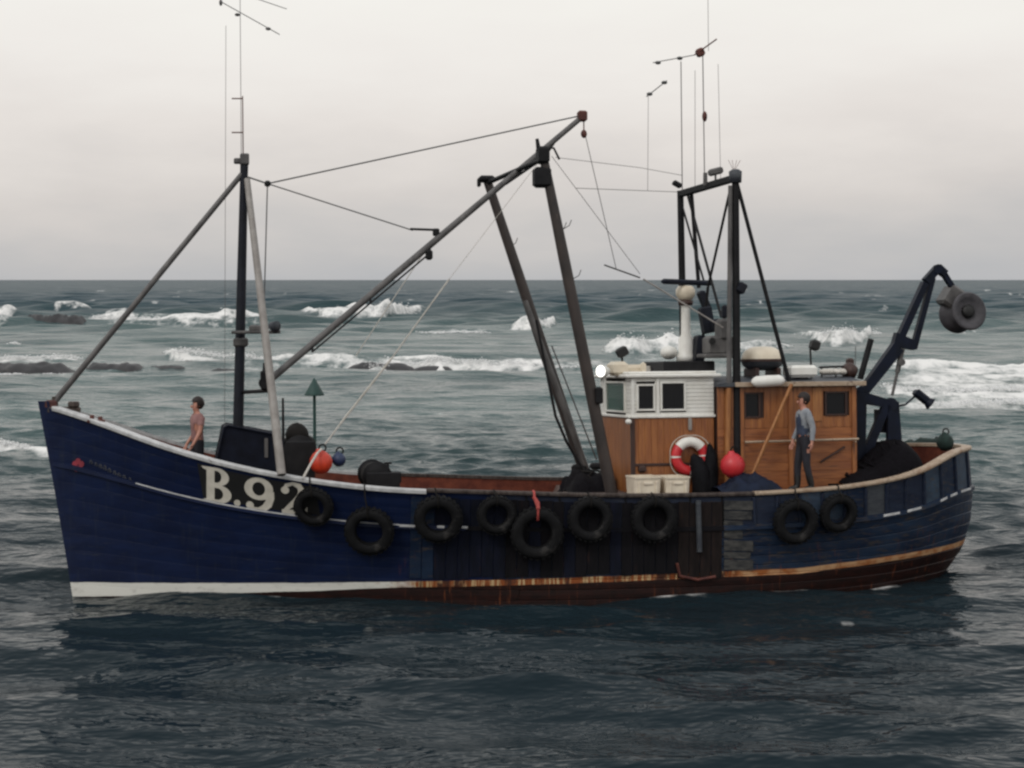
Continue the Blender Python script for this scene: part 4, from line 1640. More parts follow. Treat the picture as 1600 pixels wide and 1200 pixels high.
mb.box((XF + .03, 0, ZM - .005), (.06, 2 * HY + .02, .05), None, .01)
part(mb, 'sill_band', 'white', top_)
# small white lamp under the sill, cleat on the side
mb = MB()
p = loc(982, 659, HY + .12)
mb.ball(p, (.06, .06, .05), 10, 7)
mb.cyl(p, p + Vector((0, -.12, 0)), .02, .02, 6)
part(mb, 'side_lamp', 'white', wh)
mb = MB()
p = loc(1078, 663, HY + .05)
mb.box(p, (.06, .04, .22), None, .01)
part(mb, 'lifebuoy_hook', 'galv_pale', wh)
# dark visor box and gear on the wheelhouse roof
mb = MB()
a, b = loc(1033, 572, .5), loc(1113, 572, .5)
mb.box(((a.x + b.x) / 2, -.1, zt + .2), (a.x - b.x, 1.5, .2), None, .02)
part(mb, 'roof_locker', 'dark_steel')
mb = MB()
p = loc(942, 580, .75)
dv = (BMI.to_3x3() @ (CAMP - BM @ p)).normalized()
dv = (dv + Vector((.9, 0, 0))).normalized()
mb.lathe([(.001, -.16), (.06, -.15), (.10, -.05), (.11, .05), (.11, .075)], p, dv, 18)
sl = part(mb, 'searchlight', 'white', None, 'lit round searchlight on the wheelhouse roof')
mb = MB()
mb.lathe([(.001, .085), (.06, .08), (.104, .068)], p, dv, 18)
part(mb, 'lamp_glass', 'lamp', sl)
mb = MB()
mb.cyl(p - dv * .05 - Vector((0, 0, .08)), p - dv * .05 - Vector((0, 0, .35)), .02, .02, 8)
part(mb, 'lamp_stand', 'white', sl)
mb = MB()
for (px, py, y, sz) in ((965, 576, .55, (.30, .3, .26)), (990, 578, .35, (.36, .3, .2)), (1005, 576, .6, (.08, .08, .24))):
    mb.box(loc(px, py, y), sz, Matrix.Rotation(.2, 3, 'Z'), .06)
part(mb, 'horn_housing', 'cream')
mb = MB()
p = loc(972, 550, .2)
mb.box(p, (.2, .16, .18), Matrix.Rotation(.5, 3, 'Y'), .03)
mb.cyl(p, p + Vector((0, 0, -.45)), .02, .02, 8)
part(mb, 'flood_lamp', 'black', None, 'black flood lamp at the front of the wheelhouse roof')
mb = MB()
p = loc(1045, 551, -.3)
mb.ball(p, (.16, .2, .13), 14, 9)
part(mb, 'compass_dome', 'white')

# radar on its pedestal
rc = loc(1072, 560, -.2)
k_ = (loc(1072, 460, -.2) - rc).length / 100
mb = MB()
mb.lathe([(.001, -.05), (15 * k_, -.05), (15 * k_, 4 * k_), (12 * k_, 8 * k_), (11.5 * k_, 30 * k_), (7.5 * k_, 38 * k_), (7 * k_, 80 * k_), (9 * k_, 84 * k_), (.001, 86 * k_)], rc, (0, 0, 1), 20)
rad = part(mb, 'radar_pedestal', 'white')
mb = MB()
mb.lathe([(.001, 82 * k_), (11 * k_, 83 * k_), (12 * k_, 90 * k_), (.001, 92 * k_)], rc, (0, 0, 1), 20)
part(mb, 'collar', 'wood_dark', rad)
mb = MB()
mb.lathe([(.001, 90 * k_), (10 * k_, 91 * k_), (15 * k_, 99 * k_), (15 * k_, 107 * k_), (11 * k_, 113 * k_), (.001, 114 * k_)], rc, (0, 0, 1), 20)
part(mb, 'gearbox', 'cream', rad)
mb = MB()
a, b = loc(1036, 441, .15), loc(1111, 441, -.5)
d = (b - a).normalized()
mb.box((a + b) / 2, ((b - a).length, .1, .1), Matrix.Rotation(math.atan2(d.y, d.x), 3, 'Z'), .03)
part(mb, 'scanner', 'crane', rad)

# ------------------------------------------------------------------ after gantry
pt, pb = loc(1149, 275, 1.3), loc(1152, 772, 1.3)
st_t, st_b = loc(1063, 298, -1.5), loc(1069, 600, -1.5)
mb = MB()
mb.tube([pb, pb.lerp(pt, .36), pt], [.085, .075, .065], 12)
gan = part(mb, 'gantry_post', 'dark_steel', None, 'dark port gantry post')
mb = MB()
mb.tube([loc(1139, 605, 1.33), loc(1141, 290, 1.33)], [.05, .04], 10)
part(mb, 'conduit', 'galv', gan)
mb = MB()
mb.tube([loc(1136, 775, 1.36), loc(1138, 606, 1.36)], [.055, .055], 10)
part(mb, 'varnished_pillar', 'wood_pale', gan)
mb = MB()
mb.lathe([(.001, -.12), (.11, -.12), (.12, .08), (.06, .12), (.001, .12)], pt, (0, 0, 1), 14)
part(mb, 'post_cap', 'stern_grey', gan)
mb = MB()
mb.tube([st_b, st_b.lerp(st_t, .5), st_t], [.08, .07, .065], 12)
gs = part(mb, 'gantry_post', 'dark_steel', None, 'dark starboard gantry post')
mb = MB()
d = (pt - st_t)
mb.box((st_t + pt) / 2 + Vector((0, 0, -.05)), (.11, d.length, .13), Matrix.Rotation(-math.atan2(d.x, d.y), 3, 'Z'), .02)
part(mb, 'gantry_beam', 'dark_steel')
for a, b, r_ in (((1075, 306, -1.4), (1127, 495, .6), .028), ((1080, 298, -1.0), (1092, 450, -1.2), .04), ((1140, 300, 1.3), (1106, 450, .1), .026), ((1106, 450, .1), (1098, 530, 0), .03),
                 ((1065, 318, -1.5), (1100, 440, -.8), .022), ((1076, 306, -1.45), (1088, 360, -1.4), .02)):
    mb = MB()
    mb.cyl(loc(*a), loc(*b), r_, r_, 8)
    part(mb, 'gantry_brace', 'dark_steel', gs)
mb = MB()
mb.cyl(loc(1151, 284, 1.3), loc(1237, 612, 1.3), .036, .04, 8)
part(mb, 'after_stay', 'dark_steel')
mb = MB()
mb.cyl(loc(1237, 600, 1.62), loc(1176, 740, 1.62), .035, .035, 8)
part(mb, 'lower_stay', 'wood_pale')
# machinery and lamps inside the gantry
mb = MB()
c = loc(1122, 540, .6)
mb.box(c, (.45, .5, .36), None, .05)
mb.box(loc(1130, 515, .7), (.2, .4, .4), None, .05)
mb.box(loc(1120, 556, .6), (.6, .6, .08), None, .02)
mac = part(mb, 'hauler_motor', 'galv')
mb = MB()
p = loc(1112, 533, .9)
mb.cyl(p, p + Vector((0, .06, 0)), .06, .06, 14)
part(mb, 'motor_hub', 'black', mac)
mb = MB()
for (px, py, y, sz) in ((1104, 500, .1, (.22, .2, .5)), (1118, 508, .3, (.16, .2, .22)), (1132, 487, .8, (.1, .1, .25)), (1092, 545, 0, (.18, .3, .5)), (1100, 470, -.3, (.12, .2, .4))):
    mb = MB()
    mb.box(loc(px, py, y), sz, Matrix.Rotation(random.uniform(-.4, .4), 3, 'Y'), .03)
    part(mb, 'gantry_block', 'mast_blue', mac)
mb = MB()
p = loc(1158, 450, 1.35)
mb.box(p, (.16, .14, .2), Matrix.Rotation(-.5, 3, 'Y'), .03)
part(mb, 'gantry_lamp', 'mast_blue', gan)
mb = MB()
p = loc(1118, 268, .28)
mb.cyl(p, loc(1118, 285, .28), .02, .02, 6)
mb.box(p, (.26, .14, .13), Matrix.Rotation(.25, 3, 'Y'), .03)
mb.cyl(loc(1102, 290, .0), loc(1102, 270, .0), .045, .04, 10)
part(mb, 'beam_lamp', 'galv', gs)
mb = MB()
mb.box(loc(1058, 288, -1.5), (.18, .12, .1), Matrix.Rotation(-.5, 3, 'Y'), .02)
part(mb, 'beam_lamp', 'dark_steel', gs)
# aerials on the gantry
wire('whip_aerial', loc(1066, 296, -1.4), loc(1064, 96, -1.4), .010, 'galv')
wire('whip_aerial', loc(1086, 291, -.75), loc(1086, 110, -.75), .005, 'galv')
wire('whip_aerial', loc(1101, 287, -.26), loc(1098, 82, -.26), .010, 'galv')
wire('whip_aerial', loc(1012, 298, -.8), loc(1013, 150, -.8), .0045, 'wire')
wire('whip_aerial', loc(1126, 281, .5), loc(1122, 100, .5), .0045, 'galv')
wire('whip_aerial', loc(1107, 80, 0), loc(1106, -20, 0), .005, 'galv')
wire('aerial_spreader', loc(1020, 98, -.3), loc(1085, 86, .1), .009, 'wire')
wire('aerial_spreader', loc(1085, 86, .1), loc(1120, 61, .3), .014, 'oxide')
wire('aerial_spreader', loc(1010, 151, -.8), loc(1042, 126, -.4), .010, 'wire')
mb = MB()
for px, py in ((1028, 98), (1062, 91), (1015, 147), (1038, 129)):
    mb.ball(loc(px, py, -.2), (.06, .03, .035), 8, 6)
part(mb, 'insulators', 'wire')
mb = MB()
mb.box(loc(1094, 82, .1), (.14, .12, .16), Matrix.Rotation(.4, 3, 'Y'), .03)
mb.ball(loc(1101, 182, 0), (.05, .05, .1), 10, 7)
part(mb, 'aerial_coupler', 'oxide')
for dx in (-9, -3, 4, 10):
    wire('wind_vane', loc(1147, 268, 1.3), loc(1147 + dx, 250, 1.3), .004, 'oxide')

# ------------------------------------------------------------------ after deckhouse
AX0, AX1 = XA - .02, loc(1338, 600, 1.35).x
AY = 1.3
AZ = loc(1250, 603, AY).z
ZB = 1.5
mb = MB()
mb.box(((AX0 + AX1) / 2, 0, (ZB + AZ) / 2), (AX0 - AX1 - .02, 2 * AY - .02, AZ - ZB - .02))
ah = part(mb, 'after_deckhouse', 'wood_dark')
AW, AH = AX0 - AX1, AZ - ZB


def ax(px):
    return AX0 - loc(px, 650, AY).x


def az(py):
    return loc(1250, py, AY).z - ZB


sill = az(668)
aw = [(ax(1162), ax(1187), az(652), az(612)), (ax(1288), ax(1322), az(650), az(612))]
boards(ah, Vector((AX0, AY, ZB + sill)), AFT, UP, AW, AH - sill, .125, [(a, b, c - sill, d - sill) for a, b, c, d in aw], 'wood', 'upright_board', True)
boards(ah, Vector((AX0, AY, ZB)), AFT, UP, AW, sill - .004, .15, [], 'wood_h', 'level_board', False)
for a in aw:
    window(ah, Vector((AX0, AY, ZB)), AFT, UP, *a, frame='wood_dark', fw=.03)
boards(ah, Vector((AX1, AY, ZB)), Vector((0, -1, 0)), UP, 2 * AY, AH, .15, [], 'wood_h', 'level_board', False)
for px in (1158, 1234, 1333):
    mb = MB()
    mb.box((AX0 - ax(px), AY + .03, ZB + AH / 2), (.075, .05, AH - .02), None, .008)
    part(mb, 'door_post', 'wood', ah)
mb = MB()
mb.box((AX0 - ax(1276), AY + .028, ZB + az(632)), (.17, .03, .62), None, .006)
part(mb, 'pale_panel', 'wood_pale', ah)
mb = MB()
mb.cyl((AX0 - ax(1160), AY + .16, loc(1160, 691, AY + .16).z), (AX0 - ax(1336), AY + .16, loc(1336, 686, AY + .16).z), .022, .022, 8)
for px in (1162, 1232, 1332):
    xq = AX0 - ax(px)
    mb.cyl((xq, AY, loc(px, 690, AY).z), (xq, AY + .16, loc(px, 690, AY + .16).z), .015, .015, 6)
part(mb, 'grab_rail', 'rail_cream', ah)
mb = MB()
mb.cyl(loc(1320, 698, AY + .06), loc(1282, 722, AY + .06), .02, .02, 6)
part(mb, 'diagonal_batten', 'wood_dark', ah)
# roof with cambered planks and pale edge
mb = MB()
rows = []
for xq in (AX0 + .02, AX1 - .14):
    rows.append([Vector((xq, AY + .13, AZ)), Vector((xq, AY + .13, AZ + .07))] + [Vector((xq, yy, AZ + .07 + .12 * (1 - (yy / AY) ** 2))) for yy in (1.2, .8, .4, 0, -.4, -.8, -1.2)] + [Vector((xq, -AY - .13, AZ + .07)), Vector((xq, -AY - .13, AZ))])
mb.ring_loft(rows, smooth=False)
roof = part(mb, 'deckhouse_roof', 'stern_grey', ah)
mb = MB()
a_, b_ = Vector((AX0 - .3, AY + .14, AZ + .035)), Vector((AX1 - .15, AY + .14, AZ + .035))
mb.box((a_ + b_) / 2, ((a_ - b_).length, .03, .085), None, .008)
part(mb, 'roof_edge', 'rail_cream', ah)
# things fixed on the deckhouse roof
mb = MB()
c = loc(1201, 596, AY + .22)
a, b = loc(1174, 597, AY + .22), loc(1226, 594, AY + .22)
mb.tube([a, a.lerp(b, .06), a.lerp(b, .15), a.lerp(b, .5), a.lerp(b, .85), a.lerp(b, .94), b], [.02, .07, .10, .105, .10, .07, .02], 14)
part(mb, 'roof_fender', 'white')
mb = MB()
c = loc(1250, 580, .9)
mb.box(c, (.5, .45, .22), None, .05)
part(mb, 'vent_box', 'white')
mb = MB()
p = loc(1273, 541, .8)
mb.box(p + Vector((0, 0, .02)), (.17, .14, .2), Matrix.Rotation(-.3, 3, 'Y'), .04)
mb.cyl(loc(1266, 545, .8), loc(1268, 590, .8), .02, .02, 8)
part(mb, 'flood_lamp', 'black', None, 'black flood lamp on the after deckhouse roof')
mb = MB()
a, b = loc(1280, 574, .6), loc(1330, 572, .6)
mb.cyl(a, b, .02, .02, 8)
for px in (1284, 1306, 1326):
    mb.cyl(loc(px, 574, .6), loc(px, 592, .6), .016, .016, 6)
part(mb, 'roof_rail', 'dark_steel')
mb = MB()
for k in range(4):
    mb.ball(loc(1288 + 9 * k, 581, .7), (.1, .14, .06), 10, 7, .1)
part(mb, 'rope_bundle', 'rope')
mb = MB()
mb.ball(loc(1327, 580, .6), (.15, .2, .16), 12, 8, .08)
mb.box(loc(1328, 572, .5), (.12, .12, .3), None, .03)
part(mb, 'capstan', 'wood_dark')
mb = MB()
mb.cyl(loc(1344, 592, .3), loc(1361, 530, .3), .06, .06, 10)
part(mb, 'exhaust_pipe', 'dark_steel')
mb = MB()
mb.cyl(loc(1336, 590, .4), loc(1337, 540, .4), .008, .008, 6)
part(mb, 'thin_aerial', 'wire')

# ------------------------------------------------------------------ power-block crane on the stern
CY = .35


def beam(mb, a, b, w0, w1, th=.16):
    """box girder between two points in the boat's lengthwise plane"""
    d = (b - a).normalized()
    n = Vector((-d.z, 0, d.x))
    yv = Vector((0, th / 2, 0))
    r0 = [a + n * w0 / 2 + yv, a - n * w0 / 2 + yv, a - n * w0 / 2 - yv, a + n * w0 / 2 - yv]
    r1 = [b + n * w1 / 2 + yv, b - n * w1 / 2 + yv, b - n * w1 / 2 - yv, b + n * w1 / 2 - yv]
    mb.ring_loft([r0, r1], smooth=False)


mb = MB()
for off in (-.35, .35):
    beam(mb, loc(1343, 760, CY + off), loc(1345, 614, CY + off), .17, .2, .12)
    beam(mb, loc(1398, 720, CY + off), loc(1394, 628, CY + off), .30, .22, .12)
    beam(mb, loc(1338, 745, CY + off), loc(1385, 632, CY + off), .17, .15, .12)
    beam(mb, loc(1350, 622, CY + off), loc(1400, 634, CY + off), .22, .14, .10)
beam(mb, loc(1381, 676, CY), loc(1382, 640, CY), .2, .22, .5)
crane = part(mb, 'crane_pedestal', 'crane')
mb = MB()
mb.cyl(loc(1392, 632, CY - .4), loc(1392, 632, CY + .4), .13, .13, 14)
mb.cyl(loc(1345, 612, CY - .3), loc(1345, 612, CY + .3), .10, .10, 14)
part(mb, 'crane_pivot', 'crane', crane)
mb = MB()
beam(mb, loc(1344, 618, CY), loc(1402, 542, CY), .17, .24, .18)
beam(mb, loc(1398, 546, CY), loc(1445, 442, CY), .14, .12, .16)
beam(mb, loc(1446, 440, CY), loc(1466, 418, CY), .14, .14, .16)
beam(mb, loc(1396, 530, CY), loc(1428, 540, CY), .26, .18, .17)
beam(mb, loc(1427, 545, CY), loc(1457, 434, CY), .11, .09, .12)
arm = part(mb, 'crane_arm', 'crane')
mb = MB()
mb.cyl(loc(1394, 618, CY), loc(1402, 582, CY), .03, .03, 10)
mb.cyl(loc(1402, 582, CY), loc(1410, 545, CY), .05, .05, 10)
mb.cyl(loc(1409, 566, CY - .1), loc(1409, 566, CY + .1), .07, .07, 10)
part(mb, 'hydraulic_ram', 'galv', crane)
mb = MB()
beam(mb, loc(1464, 418, CY), loc(1476, 428, CY), .15, .13, .17)
beam(mb, loc(1472, 424, CY), loc(1490, 452, CY), .10, .085, .12)
mb.cyl(loc(1466, 420, CY - .12), loc(1466, 420, CY + .12), .09, .09, 12)
part(mb, 'arm_link', 'crane', arm)
# power block: big sheave with flared cheeks and hydraulic motor
pc = loc(1503, 489, CY)
axv = Vector((-.12, .97, .10)).normalized()
mb = MB()
mb.lathe([(a_ * 1.12, b_ * 1.15) for a_, b_ in [(.001, -.30), (.18, -.30), (.30, -.24), (.33, -.17), (.25, -.06), (.22, .02), (.25, .10), (.31, .18), (.33, .22), (.30, .25), (.22, .20), (.12, .16), (.001, .16)]], pc, axv, 28)
pb_ = part(mb, 'power_block', mat('grey_rubber', (0.075, 0.07, 0.078), 0.7, (0.04, 0.038, 0.043), 5))
mb = MB()
mb.box(loc(1487, 466, CY - .1), (.36, .4, .42), Matrix.Rotation(-.6, 3, 'Y'), .05)
part(mb, 'block_housing', 'galv', pb_)
mb = MB()
mb.lathe([(.001, .185), (.13, .185), (.13, .24), (.09, .27), (.001, .27)], pc, axv, 16)
part(mb, 'block_motor', 'black', pb_)
# stern flood lamp on a bracket
mb = MB()
mb.tube([loc(1396, 636, CY), loc(1415, 632, CY), loc(1432, 617, CY), loc(1437, 611, CY)], .02, 8)
mb.box(loc(1440, 620, CY + .1), (.34, .16, .16), Matrix.Rotation(-.65, 3, 'Y'), .04)
mb.lathe([(.07, 0), (.12, .10), (.125, .12), (.001, .12)], loc(1447, 626, CY + .1), (-.75, .2, -.6), 14)
part(mb, 'stern_lamp', 'crane', None, 'dark lamp on a bracket behind the crane')

# ------------------------------------------------------------------ top-level things carried by the boat
def carried(name, base, label, cat, group=None):
    return thing(name, base, label, cat, group)


# tyre fenders hung along the port side
TY = [(490, 792, 30, 'rope_dark', 'small tyre fender covering the last painted figure on the bow', .17),
      (577, 830, 38, 'rope_dark', 'low-hung tyre fender alone on the blue hull behind the registration', .2),
      (685, 811, 37, 'rope_dark', 'tyre fender first in the row along the tarred boards', .2),
      (776, 805, 30, 'rope_dark', 'small tyre fender second in the row along the tarred boards', .17),
      (839, 833, 41, 'rope_red', 'large low tyre fender hung on a red rope amidships', .22),
      (922, 811, 35, 'rope_dark', 'tyre fender just behind the one with a red rope', .2),
      (1022, 811, 36, 'rope_dark', 'tyre fender below the cream fish boxes', .2),
      (1243, 815, 36, 'rope_dark', 'forward one of two tyre fenders on the blue quarter', .2),
      (1310, 802, 31, 'rope_dark', 'aftmost and smaller of two tyre fenders on the blue quarter', .18)]
for (px, py, rp, rm, lab, wd) in TY:
    c0 = on_hull(px, py, .0)
    s = s_of(c0.x, c0.z)
    v = (c0.z - Z0) / (zsh(s) - Z0)
    n = hull_n(s, v)
    ro = rp * (31.6 - 2.4) / F
    c = on_hull(px, py, wd * .5 + .075)
    t = carried('tyre_fender', c, lab, 'tyre', 'tyre fenders along the port side')
    ri = ro * .56
    hw = wd / 2
    prof = [(ri, -hw * .55), (ri + .015, -hw * .8), (ri + (ro - ri) * .45, -hw), (ro - .05, -hw * .92), (ro - .01, -hw * .7), (ro, -hw * .35), (ro, hw * .35), (ro - .01, hw * .7), (ro - .05, hw * .92),
            (ri + (ro - ri) * .45, hw), (ri + .015, hw * .8), (ri, hw * .55), (ri + .03, 0)]
    # tread grooves
    mb = MB()
    mb.lathe(prof, (0, 0, 0), n, 36, True)
    part(mb, 'tyre_body', 'rubber', t)
    mb = MB()
    ax_ = Vector(n)
    u_ = (UP - ax_ * UP.dot(ax_)).normalized()
    w2 = ax_.cross(u_)
    for k in range(26):
        qa = 2 * math.pi * k / 26
        dd = u_ * math.cos(qa) + w2 * math.sin(qa)
        tt = (u_ * -math.sin(qa) + w2 * math.cos(qa))
        rot = Matrix((tt, ax_, dd)).transposed()
        mb.box(dd * (ro + .004), (.055, wd * .72, .018), rot)
    part(mb, 'tread', 'rubber', t)
    # lanyard to the rail
    rp_ = hull_pt(s, 1.0) + Vector((0, .04, .06)) - c
    pts = [rp_ + Vector((0, -.08, .01)), rp_, rp_.lerp(u_ * ro * 1.02 + n * .02, .5) + Vector((.02, .02, 0)), u_ * ro * 1.0 + n * hw * 1.02, u_ * ri * 1.0 + n * hw * .9, u_ * (ri - .01)]
    mb = MB()
    mb.tube(pts, .022 if rm == 'rope_red' else .014, 6)
    if rm == 'rope_red':
        mb.tube([rp_.lerp(u_ * ro, .3) + Vector((.03, .03, 0)), rp_.lerp(u_ * ro, .7) + Vector((-.02, .05, 0)), u_ * ro * .98 + n * .12], .035, 6)
    part(mb, 'lanyard', rm, t)

# lifebuoy on the wheelhouse side
c = loc(1078, 713, HY + .13)
t = carried('lifebuoy', c, 'red and white ring lifebuoy hung on the wooden wheelhouse side', 'lifebuoy')


def arc_torus(mb, R0, r0, a0, a1, n, squash=1.0):
    pts = [Vector((math.cos(R(a0 + (a1 - a0) * k / n)) * R0, 0, math.sin(R(a0 + (a1 - a0) * k / n)) * R0)) for k in range(n + 1)]
    mb.tube(pts, r0, 12)


Rb, rb = 23.5 * 30 / F, 8.4 * 30 / F
for a0, a1 in ((141, 174), (180, 266), (274, 356), (2, 39)):
    mb = MB()
    arc_torus(mb, Rb, rb, a0, a1, 12)
    part(mb, 'red_section', 'red_plastic', t)
for a0, a1 in ((39, 141), (174, 180), (266, 274), (-4, 2)):
    mb = MB()
    arc_torus(mb, Rb, rb * 1.01, a0, a1, 14)
    part(mb, 'white_band', 'white', t)
mb = MB()
pts = []
for k in range(33):
    q_ = 2 * math.pi * k / 32
    rr = Rb + rb + .02 + .03 * abs(math.sin(2 * q_))
    pts.append(Vector((math.cos(q_) * rr, .03, math.sin(q_) * rr)))
mb.tube(pts, .008, 5)
part(mb, 'grab_line', 'rope', t)

# black oilskins hung over the lifebuoy's lower half
c = loc(1092, 740, HY + .28)
t = carried('oilskins', c, 'black oilskin clothing heaped against the house below the lifebuoy', 'clothing')
mb = MB()
mb.tube([Vector((.10, -.05, .33)), Vector((.04, 0, .22)), Vector((-.02, .04, .0)), Vector((-.04, .05, -.2)), Vector((-.05, .05, -.4))], [.05, .12, .17, .19, .2], 10)
mb.tube([Vector((-.22, -.05, .5)), Vector((-.22, 0, .3)), Vector((-.2, .02, 0)), Vector((-.2, .05, -.35))], [.04, .10, .14, .16], 10)
mb.v = [tuple(Vector(v_) * (1 + random.uniform(-.10, .10))) for v_ in mb.v]
part(mb, 'jacket', 'oilskin', t)

# red ball buoy, orange buoy, blue buoy, green float
def ball_buoy(px, py, y, rp, m, label, cat='buoy', drop=.1, group=None):
    r_ = rp * 30.3 / F
    c = loc(px, py, y)
    t = carried('ball_buoy', c - Vector((0, 0, r_)), label, cat, group)
    mb = MB()
    mb.lathe([(.001, 0), (r_ * .5, r_ * .12), (r_ * .88, r_ * .55), (r_, r_), (r_ * .88, r_ * 1.47), (r_ * .55, r_ * 1.84), (r_ * .28, r_ * 2.0), (r_ * .24, r_ * 2.16), (.001, r_ * 2.2)], (0, 0, 0), (.15, .1, 1), 24)
    part(mb, 'float_body', m, t)
    mb = MB()
    arc_pts = [Vector((math.cos(q_) * .06, 0, r_ * 2.2 + math.sin(q_) * .06)) for q_ in np.linspace(0, 2 * math.pi, 13)]
    mb.tube(arc_pts, .015, 6)
    part(mb, 'eye', 'rope_dark', t)


ball_buoy(1147, 727, 1.75, 20, 'red_plastic', 'round red ball buoy beside the wheelhouse door post')
ball_buoy(504, 722, 1.35, 18, 'orange_plastic', 'orange-red ball buoy on the foredeck behind the rail')
ball_buoy(531, 718, 1.1, 11, 'blue_plastic', 'small dark blue ball buoy touching the orange-red one')
ball_buoy(1478, 691, .2, 15, 'green_net', 'dark green ball float on the stern rail')

# pale sack and rope beside the orange buoy
c = loc(486, 735, 1.9)
t = carried('rope_tail', c, 'pale rope tail leaning from the rail to the orange-red buoy', 'rope')
mb = MB()
mb.tube([loc(474, 746, 2.0) - c, loc(486, 724, 1.8) - c, loc(496, 708, 1.6) - c, loc(502, 702, 1.5) - c], .022, 6)
part(mb, 'rope_strand', 'rope', t)

# cream fish boxes standing on the side deck
for px0, px1, lab in ((988, 1031, 'cream plastic fish box nearer the bow'), (1036, 1076, 'cream plastic fish box directly beneath the lifebuoy')):
    a, b = loc(px0, 745, 2.05), loc(px1, 745, 2.05)
    zt_, zb_ = a.z, 1.56
    L_ = a.x - b.x
    c = Vector(((a.x + b.x) / 2, 1.85, zb_))
    t = carried('fish_box', c, lab, 'box', 'fish boxes on the side deck')
    h_ = zt_ - zb_
    mb = MB()

    def rr_(L2, W2, z, r_=.05):
        pts = []
        for cx, cy, a0 in ((L2 / 2 - r_, W2 / 2 - r_, 0), (-L2 / 2 + r_, W2 / 2 - r_, 90), (-L2 / 2 + r_, -W2 / 2 + r_, 180), (L2 / 2 - r_, -W2 / 2 + r_, 270)):
            for k in range(4):
                q_ = R(a0 + 30 * k)
                pts.append(Vector((cx + r_ * math.cos(q_), cy + r_ * math.sin(q_), z)))
        return pts
    mb.ring_loft([rr_(L_ - .05, .62, 0), rr_(L_ - .015, .66, h_ * .92), rr_(L_ + .0, .69, h_ * .925), rr_(L_, .69, h_), rr_(L_ - .05, .63, h_), rr_(L_ - .07, .6, .05)], caps=True, smooth=False)
    part(mb, 'tub', 'fishbox', t)
    for k in (-1, 1):
        mb = MB()
        mb.box((k * L_ * .3, .335, h_ * .45), (.03, .025, h_ * .7), None, .008)
        part(mb, 'rib', 'fishbox', t)
    mb = MB()
    mb.box((0, .338, h_ * .72), (.16, .02, .05), None, .008)
    part(mb, 'hand_hold', 'fishbox', t)
# dark object on the house side above the boxes
mb = MB()
mb.box(loc(1003, 733, HY + .06), (.14, .1, .12), None, .03)
part(mb, 'side_vent', 'wood_dark', wh)


# heaps of cloth and net: lumpy shells
def heap(mb, poly, y0, y1, seed, ny=12, amp=.05):
    """poly: top outline [(x, z)] across the heap, swept between y0 and y1 with a rounded back and front"""
    xs = [p[0] for p in poly]
    x0, x1 = min(xs), max(xs)
    nx = 26
    rows = []
    pl = sorted(poly)
    zb = min(p[1] for p in poly) - .05
    for i in range(nx):
        x = x0 + (x1 - x0) * i / (nx - 1)
        zt_ = float(np.interp(x, [p[0] for p in pl], [p[1] for p in pl]))
        row = []
        for j in range(ny):
            u = j / (ny - 1)
            y = y0 + (y1 - y0) * u
            e = max(0.0, 1 - abs(2 * u - 1) ** 2.6)
            nse = float(fbm(np.array(x * 5.0 + seed), np.array(y * 5.0), 4, seed, .65)) - .5
            row.append(Vector((x + nse * amp, y, zb + (zt_ - zb) * e ** .6 + nse * amp * 2 * e)))
        rows.append(row)
    mb.ring_loft(rows, close=False, caps=False)


pp = [(1300, 752), (1320, 738), (1345, 722), (1375, 700), (1392, 690), (1408, 686), (1420, 694), (1424, 720), (1426, 745)]
q = [loc(a, b, 1.0) for a, b in pp]
c = Vector((loc(1370, 750, .6).x, .6, 1.56))
t = carried('net_heap', c, 'black trawl net heaped high on the stern under the crane', 'fishing net')
mb = MB()
heap(mb, [(p.x - c.x, p.z - c.z) for p in q], -1.0, 1.2, 5, 16, .09)
part(mb, 'net_body', 'net', t)
mb = MB()
for k in range(16):
    x = random.uniform(q[0].x, q[-1].x) - c.x
    zt_ = float(np.interp(x + c.x, [p.x for p in reversed(q)], [p.z for p in reversed(q)])) - c.z
    pts = [Vector((x + random.uniform(-.1, .1) + .2 * u, 1.1 - .5 * u, max(.05, zt_ * (.35 + .6 * u)) + random.uniform(-.03, .03))) for u in np.linspace(0, 1, 5)]
    mb.tube(pts, .02, 5)
part(mb, 'head_rope', 'net', t)
mb = MB()
a = loc(1422, 712, .9)
for k in range(3):
    mb.lathe([(.001, -.1), (.09, -.08), (.12, 0), (.09, .08), (.001, .1)], a - c + Vector((.02 * k, -.22 * k, -.1 * k)), (1, .3, 0), 12)
part(mb, 'bobbins', 'oxide', t)

c = Vector((loc(1165, 760, 1.9).x, 1.9, 1.56))
q = [loc(a, b, 2.0) for a, b in ((1122, 764), (1138, 752), (1160, 746), (1185, 744), (1206, 752), (1222, 764))]
t = carried('tarpaulin', c, 'crumpled dark blue tarpaulin on the side deck below the red buoy', 'tarpaulin')
mb = MB()
heap(mb, [(p.x - c.x, p.z - c.z) for p in q], -.3, .35, 9, 18, .15)
part(mb, 'folded_cloth', 'tarp', t)

